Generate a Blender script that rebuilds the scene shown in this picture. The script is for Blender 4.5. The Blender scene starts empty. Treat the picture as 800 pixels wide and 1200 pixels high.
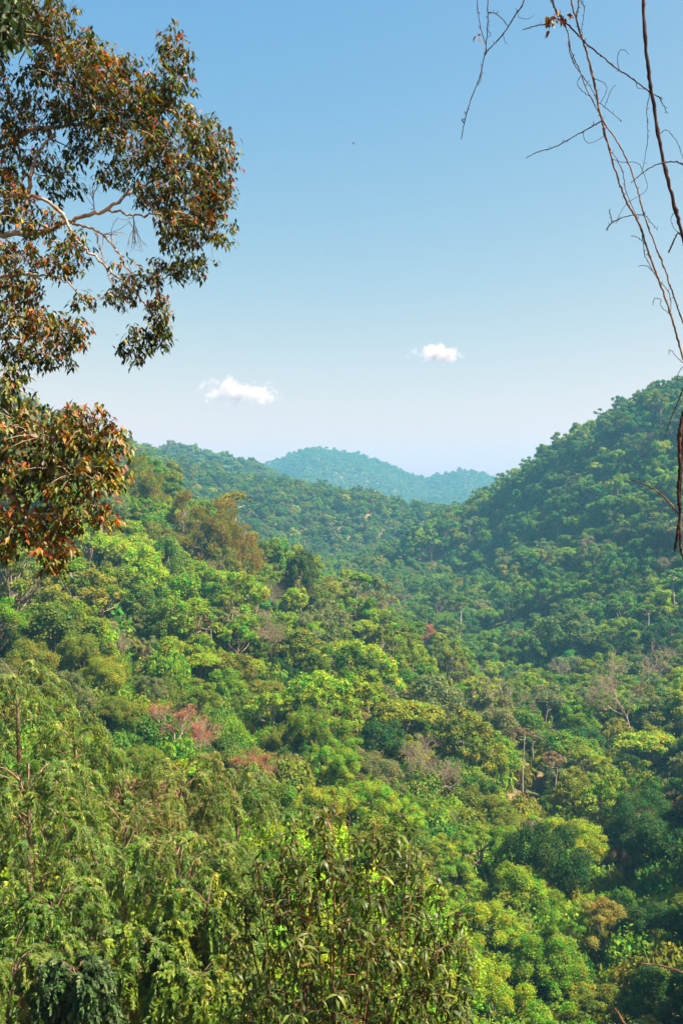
import bpy, math, random
import numpy as np
from mathutils import Vector

R_ = math.radians
SC = bpy.context.scene
F = 1166.7            # focal length in photo pixels (35 mm lens, 36 mm tall film, 1200 px)

# ------------------------------------------------------------------ camera, sky, sun, exposure
cam = bpy.data.cameras.new('camera')
cam.sensor_fit = 'VERTICAL'
cam.sensor_height = 36.0
cam.lens = 35.0
cam.clip_start = 0.1
cam.clip_end = 60000
camo = bpy.data.objects.new('camera', cam)
camo.location = (0, 0, 0)
camo.rotation_euler = (R_(90), 0, 0)
SC.collection.objects.link(camo)
SC.camera = camo

SUN_ELEV, SUN_AZ = 53.0, 108.0       # azimuth clockwise from +Y (the view direction)
world = bpy.data.worlds.new('World')
SC.world = world
world.use_nodes = True
wn = world.node_tree.nodes
wl = world.node_tree.links
bg = wn['Background']
sky = wn.new('ShaderNodeTexSky')
sky.sky_type = 'NISHITA'
sky.sun_disc = False
sky.sun_elevation = R_(SUN_ELEV)
sky.sun_rotation = R_(SUN_AZ)
sky.altitude = 600
sky.air_density = 1.1
sky.dust_density = 2.8
sky.ozone_density = 4.0
ssep = wn.new('ShaderNodeSeparateColor')           # grade of the sky: a deeper, less red blue high up
scom = wn.new('ShaderNodeCombineColor')
wl.new(sky.outputs[0], ssep.inputs[0])
for ch, ref_, p_, out_ in ((0, 2.3, 1.85, 2.98), (1, 3.4, .88, 2.86), (2, 3.24, .06, 2.86)):
    dv, pw, mu = (wn.new('ShaderNodeMath') for _ in range(3))
    dv.operation, pw.operation, mu.operation = 'DIVIDE', 'POWER', 'MULTIPLY'
    dv.inputs[1].default_value, pw.inputs[1].default_value, mu.inputs[1].default_value = ref_, p_, out_
    wl.new(ssep.outputs[ch], dv.inputs[0])
    wl.new(dv.outputs[0], pw.inputs[0])
    wl.new(pw.outputs[0], mu.inputs[0])
    wl.new(mu.outputs[0], scom.inputs[ch])
wl.new(scom.outputs[0], bg.inputs[0])
bg.inputs[1].default_value = 0.068

sun = bpy.data.lights.new('sun', 'SUN')
sun.energy = 5.0
sun.angle = R_(0.53)
sun.color = (1.0, 0.92, 0.77)
suno = bpy.data.objects.new('sun', sun)
se, sa = R_(SUN_ELEV), R_(SUN_AZ)
SUND = Vector((math.sin(sa) * math.cos(se), math.cos(sa) * math.cos(se), math.sin(se)))
suno.rotation_euler = SUND.to_track_quat('Z', 'Y').to_euler()
suno.location = (40, -20, 60)
SC.collection.objects.link(suno)

SC.view_settings.view_transform = 'Standard'
SC.view_settings.look = 'None'
SC.view_settings.exposure = 1.87
SC.view_settings.gamma = 1.0
SC.view_settings.use_curve_mapping = False
cy = SC.cycles
cy.max_bounces = 6
cy.diffuse_bounces = 3
cy.glossy_bounces = 2
cy.transmission_bounces = 4
cy.transparent_max_bounces = 4
cy.volume_bounces = 0
cy.caustics_reflective = False
cy.caustics_refractive = False
cy.use_denoising = True
cy.volume_step_rate = 1.0

COL = SC.collection


# ------------------------------------------------------------------ helpers
def P(px, py, D):
    """a point D metres out along the view direction, at photo pixel (px, py)"""
    return np.array([(px - 400.0) / F * D, D, (600.0 - py) / F * D])


class MB:
    """collects vertices and quads, builds ONE mesh object"""
    def __init__(self):
        self.v, self.f, self.n, self.a = [], [], 0, []

    def add(self, V, Fq, attr=None):
        V = np.asarray(V, float).reshape(-1, 3)
        self.v.append(V)
        self.f.append(np.asarray(Fq, np.int64) + self.n)
        self.a.append(np.zeros(len(V)) if attr is None else np.asarray(attr, float))
        self.n += len(V)

    def mesh(self, name, mat, smooth=False, attr=None):
        V = np.concatenate(self.v)
        Q = np.concatenate(self.f)
        me = bpy.data.meshes.new(name)
        me.vertices.add(len(V))
        me.vertices.foreach_set('co', V.astype(np.float32).ravel())
        me.loops.add(Q.size)
        me.loops.foreach_set('vertex_index', Q.astype(np.int32).ravel())
        me.polygons.add(len(Q))
        me.polygons.foreach_set('loop_start', np.arange(0, Q.size, 4, dtype=np.int32))
        if smooth:
            me.polygons.foreach_set('use_smooth', np.ones(len(Q), bool))
        if attr:
            at = me.attributes.new(attr, 'FLOAT', 'POINT')
            at.data.foreach_set('value', np.concatenate(self.a).astype(np.float32))
        me.update(calc_edges=True)
        me.validate()
        if mat:
            me.materials.append(mat)
        return me

    def build(self, name, mat, parent=None, smooth=False, attr=None):
        return link(name, self.mesh(name, mat, smooth, attr), parent)


def link(name, data, parent=None):
    o = bpy.data.objects.new(name, data)
    COL.objects.link(o)
    if parent:
        o.parent = parent
    return o


def tag(o, label=None, cat=None, group=None, kind=None):
    for k, v in (('label', label), ('category', cat), ('group', group), ('kind', kind)):
        if v:
            o[k] = v
    return o


def norm(a):
    return a / np.maximum(np.linalg.norm(a, axis=-1, keepdims=True), 1e-9)


def tube(mb, pts, rad, sides=6, cap=True):
    pts = np.asarray(pts, float)
    n = len(pts)
    rad = np.broadcast_to(np.asarray(rad, float), (n,))
    T = np.gradient(pts, axis=0)
    T = norm(T)
    ref = np.array([0.0, 0.0, 1.0]) if abs(T[:, 2]).mean() < 0.8 else np.array([1.0, 0.0, 0.0])
    A = norm(np.cross(T, ref))
    B = np.cross(T, A)
    ang = np.arange(sides) / sides * 2 * np.pi
    V = pts[:, None, :] + rad[:, None, None] * (np.cos(ang)[None, :, None] * A[:, None, :] + np.sin(ang)[None, :, None] * B[:, None, :])
    V = V.reshape(-1, 3)
    i = np.arange(n - 1)[:, None] * sides
    j = np.arange(sides)[None, :]
    k = (j + 1) % sides
    Q = np.stack([i + j, i + k, i + sides + k, i + sides + j], -1).reshape(-1, 4)
    mb.add(V, Q)


def curve(pts, n):
    """Catmull-Rom through pts, n samples"""
    p = np.asarray(pts, float)
    p = np.vstack([2 * p[0] - p[1], p, 2 * p[-1] - p[-2]])
    m = len(p) - 3
    t = np.linspace(0, m - 1e-6, n)
    i = t.astype(int)
    u = (t - i)[:, None]
    a, b, c, d = p[i], p[i + 1], p[i + 2], p[i + 3]
    return 0.5 * (2 * b + (c - a) * u + (2 * a - 5 * b + 4 * c - d) * u * u + (3 * b - a - 3 * c + d) * u ** 3)


def leaf_quads(mb, pos, d, nrm, L, W, attr=None):
    """flat rhombic leaf or leaf sprig: one quad each"""
    d = norm(d)
    s = norm(np.cross(d, nrm))
    L = np.asarray(L).reshape(-1, 1)
    W = np.asarray(W).reshape(-1, 1)
    b = pos - d * L * .5
    t = pos + d * L * .5
    m = pos - d * L * .06
    V = np.stack([b, m + s * W * .5, t, m - s * W * .5], 1).reshape(-1, 3)
    Q = np.arange(len(pos) * 4).reshape(-1, 4)
    mb.add(V, Q, None if attr is None else np.repeat(attr, 4))


def leaf_fold(mb, base, d, nrm, L, W, fold=.25, droop=.0, attr=None):
    """pointed leaf folded along its midrib: two quads each"""
    d = norm(d)
    s = norm(np.cross(d, nrm))
    n = np.cross(s, d)
    L = np.asarray(L).reshape(-1, 1)
    W = np.asarray(W).reshape(-1, 1)
    m = base + d * L * .45
    t = base + d * L + np.array([0, 0, -1.0]) * L * droop
    l = m + s * W * .5 + n * W * fold
    r = m - s * W * .5 + n * W * fold
    V = np.stack([base, l, t, m, r], 1).reshape(-1, 3)
    k = np.arange(len(base))[:, None] * 5
    Q = np.concatenate([k + np.array([[0, 1, 2, 3]]), k + np.array([[0, 3, 2, 4]])])
    mb.add(V, Q, None if attr is None else np.repeat(attr, 5))


def leaf_strip(mb, base, d, nrm, L, W, curl, attr=None, seg=4):
    """long lance-shaped leaf that arches downwards"""
    d = norm(d)
    s = norm(np.cross(d, nrm))
    L = np.asarray(L).reshape(-1, 1)
    W = np.asarray(W).reshape(-1, 1)
    curl = np.asarray(curl).reshape(-1, 1)
    rows = []
    p = base.copy()
    dd = d.copy()
    prof = [0.12, .8, 1.0, .62, .04]
    for i in range(seg + 1):
        w = prof[i]
        rows.append(np.stack([p + s * W * .5 * w, p - s * W * .5 * w], 1))
        dd = norm(dd + np.array([0, 0, -1.0]) * curl)
        p = p + dd * L / seg
    V = np.stack(rows, 1).reshape(-1, 3)          # leaf, row, 2
    k = np.arange(len(base))[:, None] * (2 * (seg + 1))
    Q = np.concatenate([k + np.array([[2 * i, 2 * i + 1, 2 * i + 3, 2 * i + 2]]) for i in range(seg)])
    mb.add(V, Q, None if attr is None else np.repeat(attr, 2 * (seg + 1)))


# ------------------------------------------------------------------ materials
def new_mat(name):
    m = bpy.data.materials.new(name)
    m.use_nodes = True
    nt = m.node_tree
    nt.nodes.clear()
    return m, nt.nodes, nt.links


def foliage_mat(name, source, var=.27, hue=.055, trans=.36, rough=.6, spec=.10, ramp=None):
    m, N, Lk = new_mat(name)
    out = N.new('ShaderNodeOutputMaterial')
    if source == 'object':
        c = N.new('ShaderNodeObjectInfo').outputs['Color']
    elif source == 'instancer':
        a = N.new('ShaderNodeAttribute')
        a.attribute_type = 'INSTANCER'
        a.attribute_name = 'tint'
        c = a.outputs['Color']
    elif source == 'ramp':
        a = N.new('ShaderNodeAttribute')
        a.attribute_name = 'sel'
        rp = N.new('ShaderNodeValToRGB')
        el = rp.color_ramp.elements
        while len(el) > 1:
            el.remove(el[-1])
        el[0].position, el[0].color = ramp[0][0], (*ramp[0][1], 1)
        for p_, c_ in ramp[1:]:
            e = el.new(p_)
            e.color = (*c_, 1)
        Lk.new(a.outputs['Fac'], rp.inputs[0])
        c = rp.outputs[0]
    geo = N.new('ShaderNodeNewGeometry')
    rnd = geo.outputs['Random Per Island']
    tc = N.new('ShaderNodeTexCoord')
    nz = N.new('ShaderNodeTexNoise')
    nz.inputs['Scale'].default_value = .55
    nz.inputs['Detail'].default_value = 3
    Lk.new(tc.outputs['Object'], nz.inputs['Vector'])
    hs = N.new('ShaderNodeHueSaturation')
    mh = N.new('ShaderNodeMapRange')
    mh.inputs[3].default_value = .5 - hue
    mh.inputs[4].default_value = .5 + hue
    mh.inputs[1].default_value, mh.inputs[2].default_value = .3, .7
    Lk.new(nz.outputs['Fac'], mh.inputs[0])
    Lk.new(mh.outputs[0], hs.inputs['Hue'])
    mv = N.new('ShaderNodeMapRange')
    mv.inputs[3].default_value = 1 - var
    mv.inputs[4].default_value = 1 + var
    Lk.new(rnd, mv.inputs[0])
    n2 = N.new('ShaderNodeTexNoise')            # patches of older and younger leaves
    n2.inputs['Scale'].default_value = .9
    n2.inputs['Detail'].default_value = 2
    Lk.new(tc.outputs['Object'], n2.inputs['Vector'])
    m2 = N.new('ShaderNodeMapRange')
    m2.inputs[1].default_value, m2.inputs[2].default_value = .32, .68
    m2.inputs[3].default_value, m2.inputs[4].default_value = .72, 1.28
    Lk.new(n2.outputs['Fac'], m2.inputs[0])
    mm = N.new('ShaderNodeMath')
    mm.operation = 'MULTIPLY'
    Lk.new(mv.outputs[0], mm.inputs[0])
    Lk.new(m2.outputs[0], mm.inputs[1])
    Lk.new(mm.outputs[0], hs.inputs['Value'])
    Lk.new(c, hs.inputs['Color'])
    col = hs.outputs[0]
    bs = N.new('ShaderNodeBsdfPrincipled')
    bs.inputs['Roughness'].default_value = rough
    bs.inputs['Specular IOR Level'].default_value = spec
    Lk.new(col, bs.inputs['Base Color'])
    tr = N.new('ShaderNodeBsdfTranslucent')
    hb = N.new('ShaderNodeHueSaturation')
    hb.inputs['Hue'].default_value = .485
    hb.inputs['Saturation'].default_value = 1.1
    hb.inputs['Value'].default_value = 1.6
    Lk.new(col, hb.inputs['Color'])
    Lk.new(hb.outputs[0], tr.inputs['Color'])
    mx = N.new('ShaderNodeMixShader')
    mx.inputs[0].default_value = trans
    Lk.new(bs.outputs[0], mx.inputs[1])
    Lk.new(tr.outputs[0], mx.inputs[2])
    Lk.new(mx.outputs[0], out.inputs[0])
    return m


def bark_mat(name, c1, c2, scale=3.0, zs=.3, rough=.9):
    m, N, Lk = new_mat(name)
    out = N.new('ShaderNodeOutputMaterial')
    bs = N.new('ShaderNodeBsdfPrincipled')
    bs.inputs['Roughness'].default_value = rough
    bs.inputs['Specular IOR Level'].default_value = .15
    tc = N.new('ShaderNodeTexCoord')
    mp = N.new('ShaderNodeMapping')
    mp.inputs['Scale'].default_value = (1, 1, zs)
    nz = N.new('ShaderNodeTexNoise')
    nz.inputs['Scale'].default_value = scale
    nz.inputs['Detail'].default_value = 6
    rp = N.new('ShaderNodeValToRGB')
    rp.color_ramp.elements[0].position, rp.color_ramp.elements[0].color = .35, (*c1, 1)
    rp.color_ramp.elements[1].position, rp.color_ramp.elements[1].color = .65, (*c2, 1)
    bm = N.new('ShaderNodeBump')
    bm.inputs['Strength'].default_value = .5
    bm.inputs['Distance'].default_value = .02
    Lk.new(tc.outputs['Object'], mp.inputs[0])
    Lk.new(mp.outputs[0], nz.inputs['Vector'])
    Lk.new(nz.outputs['Fac'], rp.inputs[0])
    Lk.new(nz.outputs['Fac'], bm.inputs['Height'])
    Lk.new(rp.outputs[0], bs.inputs['Base Color'])
    Lk.new(bm.outputs[0], bs.inputs['Normal'])
    Lk.new(bs.outputs[0], out.inputs[0])
    return m


M_LEAF = foliage_mat('leaf_foliage', 'object')
M_LEAF_INST = foliage_mat('leaf_foliage_mass', 'instancer')
M_BARK = bark_mat('grey_brown_bark', (.10, .075, .05), (.27, .23, .18))
M_PALE = bark_mat('pale_bark', (.19, .165, .13), (.36, .32, .27))
M_TWIG = bark_mat('grey_twig_bark', (.15, .12, .09), (.29, .25, .20))
M_VINE = bark_mat('dark_vine_bark', (.014, .010, .012), (.055, .036, .030), 30, .2)
M_VINE_TAN = bark_mat('tan_vine_bark', (.025, .016, .013), (.15, .10, .06), 18, .2)

TINT = {   # leaf colours; dark and cool greens also carry shade and haze
    'lime green': (.170, .280, .014),
    'fresh green': (.110, .220, .014),
    'mid green': (.075, .155, .018),
    'dark green': (.030, .085, .015),
    'olive green': (.118, .168, .018),
    'grey-green': (.110, .150, .048),
    'yellow-green': (.170, .240, .016),
    'brownish': (.165, .145, .065),
    'emerald green': (.045, .175, .025),
    'rusty brown': (.270, .125, .050),
    'cool green': (.070, .165, .026),
    'deep green': (.045, .122, .026),
}


# ------------------------------------------------------------------ terrain
def C(px, py, D, H=10.0):
    p = P(px, py, D)
    if H == 10.0:
        H = 10.0 if D < 330 else 13.0 if D < 550 else 17.0
    return (p[0], p[1], p[2] - H)


CP = [
    # the near slope the camera stands on
    (0, -40, 8), (0, -12, 1), (0, 0, -1.65), (0, 5, -4.2), (0, 12, -10.0), (0, 20, -16.0), (-8, 12, -9.5), (8, 12, -10.5), (-40, 0, 6), (40, 0, -4),
    (-12, 30, -21), (0, 30, -22.5), (14, 30, -24), (-25, 45, -24), (0, 45, -30), (20, 45, -34),
    (40, 40, -26), (62, 60, -26), (75, 90, -22), (95, 130, -22), (150, 190, -14),  # unseen bank at the right, raised to throw shade on the gully
    C(100, 1000, 55), C(300, 960, 85), C(0, 900, 70),
    # the floor of the gully and the trees in it
    C(550, 1190, 85), C(750, 1200, 85), C(550, 1050, 120), C(700, 1060, 120), C(550, 900, 180), C(700, 960, 165), C(700, 900, 220), C(800, 900, 190),
    C(640, 810, 300), C(720, 790, 345), C(800, 775, 360),
    # the left slope
    C(300, 860, 150), C(300, 750, 220), C(300, 690, 285), C(290, 625, 355), C(150, 545, 395), C(200, 575, 385), C(0, 560, 330), C(0, 700, 210), C(0, 800, 140),
    C(150, 800, 150), C(150, 690, 245), C(450, 810, 220), C(450, 735, 300), C(400, 690, 350), C(420, 900, 150), C(520, 775, 300), C(-120, 520, 340), C(-150, 700, 200), C(-100, 900, 80),
    # behind its crest
    (-60, 520, -26), (-10, 520, -46), (-140, 520, 12), (30, 430, -62), (0, 430, -60), (-27, 450, -50), (17, 400, -66), (34, 400, -70), (-55, 450, -34), C(350, 658, 330), C(530, 770, 340),
    # valley and the middle hill
    C(520, 700, 590), C(470, 660, 700), C(330, 645, 700), C(250, 612, 760), C(180, 575, 780), C(440, 630, 930), C(440, 574, 1000), C(330, 574, 960), C(510, 592, 1050), C(240, 566, 930), C(150, 530, 820), C(65, 490, 600), C(0, 470, 580), C(-120, 400, 700),
    (0, 1250, -10), (-100, 1250, 0), (80, 1250, -10), (-260, 1250, 60),
    # the right slope
    C(600, 745, 470), C(800, 700, 410), C(800, 600, 490), C(800, 520, 560), C(800, 445, 640), C(700, 700, 470), C(700, 600, 560), C(700, 498, 680), C(640, 540, 700), C(600, 562, 720), C(560, 585, 770), C(522, 594, 800), C(492, 622, 730), C(476, 652, 690), C(488, 690, 610), (56, 900, -40), (40, 840, -52), (62, 960, -18), C(590, 650, 640), C(540, 660, 690),
    C(1000, 380, 640), C(1000, 620, 400), C(1000, 780, 260), C(900, 830, 240),
    (230, 900, 40), (150, 950, 0), (330, 800, 80), (250, 1250, 20),
]
CP = np.array(CP)


def tps_fit(c, smooth=6.0):
    S = 200.0
    X = c[:, :2] / S
    n = len(X)
    r = np.linalg.norm(X[:, None] - X[None], axis=-1)
    K = r * r * np.log(np.maximum(r, 1e-9)) + np.eye(n) * smooth * 1e-3
    Pm = np.hstack([np.ones((n, 1)), X])
    A = np.block([[K, Pm], [Pm.T, np.zeros((3, 3))]])
    w = np.linalg.solve(A, np.concatenate([c[:, 2], np.zeros(3)]))
    return X, w, S


TX, TW, TS = tps_fit(CP)


def wob(x, y):
    """gullies and small spurs"""
    return (np.sin(x / 31 + 1.3 * np.sin(y / 57)) * np.sin(y / 43 + .7) + .6 * np.sin(x / 17 + y / 23 + 1.1) * np.sin(y / 19 - x / 41))


R2 = np.array([(-400, 500), (-100, 500), (100, 500), (180, 523), (215, 519), (260, 531), (300, 541), (350, 561), (400, 578), (450, 600), (520, 640), (900, 700)], float)
R3 = np.array([(-400, 520), (100, 570), (250, 562), (320, 540), (345, 530), (362, 524), (390, 527), (420, 531), (450, 541), (475, 553), (500, 560), (525, 554), (548, 550), (575, 557), (620, 580), (700, 560), (1200, 520)], float)


def gz(x, y):
    """ground height"""
    x = np.asarray(x, float)
    y = np.asarray(y, float)
    sh = x.shape
    x, y = x.ravel(), y.ravel()
    q = np.stack([x, y], 1) / TS
    z = np.empty(len(q))
    for i in range(0, len(q), 20000):
        r = np.linalg.norm(q[i:i + 20000, None] - TX[None], axis=-1)
        z[i:i + 20000] = (r * r * np.log(np.maximum(r, 1e-9))) @ TW[:len(TX)] + TW[len(TX)] + q[i:i + 20000] @ TW[len(TX) + 1:]
    D = np.hypot(x, y)
    z = z + wob(x, y) * np.clip((D - 120) / 150, 0, 1) * 2.2
    # the far ranges
    px = 400 + F * x / np.maximum(y, 1.0)
    px = np.where(y > 1, px, np.where(x > 0, 1200, -400))
    gul = wob(x / 4.2, y / 4.2) * 14
    z2 = (600 - np.interp(px, R2[:, 0], R2[:, 1])) / F * 1500 - 13
    z2 = z2 - np.maximum(0, np.abs(y - 1500) * .34 - 4) + gul * np.clip(np.abs(y - 1500) / 150, 0, 1)
    z3 = (600 - np.interp(px, R3[:, 0], R3[:, 1])) / F * 3000 - 8
    z3 = z3 - np.abs(y - 3000) * .30 + gul * 1.7 * np.clip(np.abs(y - 3000) / 220, 0, 1)
    far = np.maximum(np.maximum(z2, z3), -60 + wob(x / 6, y / 6) * 12)
    t = np.clip((np.maximum(y, D * .6) - 1080) / 140, 0, 1)
    t = t * t * (3 - 2 * t)
    z = np.clip(z, -140, 150) * (1 - t) + far * t
    tb = np.clip((-y - 20) / 60, 0, 1)          # behind the camera: the hill goes on
    z = z * (1 - tb) + tb * np.clip(6 + (-y) * .12, 0, 90)
    return z.reshape(sh)


def hit(px, py, off=8.0, d0=25, d1=1300):
    """distance at which the ray through a photo pixel meets the canopy"""
    D = np.arange(d0, d1, 1.5)
    x = (px - 400) / F * D
    z = (600 - py) / F * D
    g = gz(x, D) + off
    k = np.nonzero(z <= g)[0]
    return float(D[k[0]]) if len(k) else None


# one sheet of ground out to the horizon
az = np.concatenate([np.linspace(-180, -42, 24)[:-1], np.linspace(-42, 42, 260), np.linspace(42, 180, 24)[1:-1]])
rr = np.concatenate([[0], np.geomspace(1.5, 3800, 330)])
A_, R2_ = np.meshgrid(np.radians(az), rr)
gx, gy = R2_ * np.sin(A_), R2_ * np.cos(A_)
gzv = gz(gx, gy)
mb = MB()
na, nr = len(az), len(rr)
i = np.arange(nr - 1)[:, None] * na
j = np.arange(na)[None, :]
k = (j + 1) % na
mb.add(np.stack([gx, gy, gzv], -1).reshape(-1, 3), np.stack([i + j, i + k, i + na + k, i + na + j], -1).reshape(-1, 4))
m, N, Lk = new_mat('forest_floor')
out = N.new('ShaderNodeOutputMaterial')
bs = N.new('ShaderNodeBsdfPrincipled')
bs.inputs['Roughness'].default_value = .95
bs.inputs['Specular IOR Level'].default_value = .1
geo = N.new('ShaderNodeNewGeometry')
nz = N.new('ShaderNodeTexNoise')
nz.inputs['Scale'].default_value = .08
nz.inputs['Detail'].default_value = 8
nz.inputs['Roughness'].default_value = .65
rp = N.new('ShaderNodeValToRGB')
e = rp.color_ramp.elements
e[0].position, e[0].color = .38, (.045, .07, .02, 1)
e[1].position, e[1].color = .62, (.20, .125, .075, 1)
e2 = e.new(.5)
e2.color = (.09, .085, .035, 1)
Lk.new(geo.outputs['Position'], nz.inputs['Vector'])
Lk.new(nz.outputs['Fac'], rp.inputs[0])
Lk.new(rp.outputs[0], bs.inputs['Base Color'])
Lk.new(bs.outputs[0], out.inputs[0])
ground = mb.build('ground', m, smooth=True)
tag(ground, 'forest floor of the valley with steep wooded slopes', kind='structure')

# ------------------------------------------------------------------ haze: one box of even air round everything near the ground
zmin, zmax = gzv.min() - 1.5, max(gzv.max(), 205.0) + 22
print('ground', gzv.min(), gzv.max())
hx = 3850
bx0 = [(-hx, -hx, zmin), (hx, -hx, zmin), (hx, hx, zmin), (-hx, hx, zmin), (-hx, -hx, zmax), (hx, -hx, zmax), (hx, hx, zmax), (-hx, hx, zmax)]
mb = MB()
mb.add(bx0, [[0, 3, 2, 1], [4, 5, 6, 7], [0, 1, 5, 4], [1, 2, 6, 5], [2, 3, 7, 6], [3, 0, 4, 7]])
m, N, Lk = new_mat('pale_blue_air')
out = N.new('ShaderNodeOutputMaterial')
pv = N.new('ShaderNodeVolumePrincipled')
pv.inputs['Color'].default_value = (.17, .60, .88, 1)
pv.inputs['Density'].default_value = .00023
pv.inputs['Anisotropy'].default_value = .1
Lk.new(pv.outputs[0], out.inputs['Volume'])
haze = mb.build('haze', m)
tag(haze, 'thin blue haze that fades the far hills', kind='stuff')

# ------------------------------------------------------------------ tree prototypes
PROTO = bpy.data.collections.new('tree_prototypes')      # not linked: only a source of meshes for the masses


def lobes_dome(rng, R, H, n, rmin=.26, rmax=.42, zlo=-.3, u0=.5, u1=.85):
    d = norm(rng.normal(size=(n * 4, 3)))
    d = d[d[:, 2] > zlo]
    gap = norm(rng.normal(size=(3, 3)) * [1, 1, .5])                       # bites out of the crown's outline
    d = d[(d @ gap.T).max(1) < .93][:n]
    u = rng.uniform(u0, u1, (len(d), 1)) * (1 + .16 * (d @ norm(rng.normal(size=(2, 3))).T).max(1, keepdims=True) * rng.choice([-1, 1]))
    return d * np.array([R * rng.uniform(.85, 1.15), R * rng.uniform(.85, 1.15), H]) * u + [rng.normal() * .4, rng.normal() * .4, 0], R * rng.uniform(rmin, rmax, len(d))


def lobes_spread(rng, R, H, n):
    a = rng.uniform(0, 2 * np.pi, n)
    q = np.sqrt(rng.uniform(0.02, 1, n))
    c = np.stack([np.cos(a) * q * R * .85, np.sin(a) * q * R * .85, H * (1 - q ** 2 * .8) * rng.uniform(.6, 1, n)], 1)
    return c, R * rng.uniform(.18, .34, n)


def leaf_cloud(rng, mb, cen, rad, n, L, W, flat=.92, up=.35, jit=.75, sub=11, stretch=None, inner=.70):
    cen, rad = np.asarray(cen), np.asarray(rad)
    nl = len(cen)
    subd = norm(rng.normal(size=(nl, sub, 3)) + np.array([0, 0, .35]))
    li = rng.choice(nl, int(n * 1.7), p=rad ** 2 / (rad ** 2).sum())
    si = rng.integers(0, sub, len(li))
    dev = rng.normal(size=(len(li), 3)) * .55
    d = norm(subd[li, si] + dev)
    stray = np.where(rng.uniform(size=len(li)) < .14, rng.uniform(1.05, 1.5, len(li)), 1.0)
    rr_ = stray * rad[li] * (1.08 - .20 * np.minimum((dev ** 2).sum(1), 1.5)) * rng.uniform(.70, 1.14, len(li))
    p = cen[li] + d * rr_[:, None] * np.array([1, 1, flat])
    # drop leaves buried deep in another lobe
    dist = np.linalg.norm((p[:, None] - cen[None]) / np.array([1, 1, flat]), axis=-1) / rad[None]
    dist[np.arange(len(li)), li] = 9
    keep = (dist.min(1) > inner) & (d[:, 2] > -.75)
    p, d, li = p[keep][:n], d[keep][:n], li[keep][:n]
    nr_ = norm(d + rng.normal(size=d.shape) * jit + np.array([0, 0, up]))
    t = norm(np.cross(nr_, rng.normal(size=d.shape)))
    s = rng.uniform(.55, 1.45, len(p))
    leaf_quads(mb, p, t, nr_, L * s, W * s)


def trunk_limbs(rng, mb, H0, r0, cen, nl=9, sides=7, lean=.4, lo=(4, 8)):
    """tapered trunk from -2 m (in the ground) to the crown, limbs into the lobes; the crown's centre is at z = H0"""
    top = np.array([rng.normal() * lean, rng.normal() * lean, H0 + .3 * max(cen[:, 2].max(), 1)])
    pts = curve([(0, 0, -2), (rng.normal() * .15, rng.normal() * .15, H0 * .35), (top[0] * .6, top[1] * .6, H0 * .75), top], 9)
    tube(mb, pts, np.linspace(r0, r0 * .35, 9) + np.array([.25 * r0] + [0] * 8), sides)
    for c in cen[rng.permutation(len(cen))[:nl]]:
        b = pts[rng.integers(*lo)]
        e_ = c + np.array([0, 0, H0])
        mid = b * .45 + e_ * .55 + np.array([0, 0, -.12 * np.linalg.norm(e_ - b)])
        tube(mb, curve([b, mid, e_], 5), np.linspace(r0 * .42, r0 * .1, 5), 5)


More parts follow.
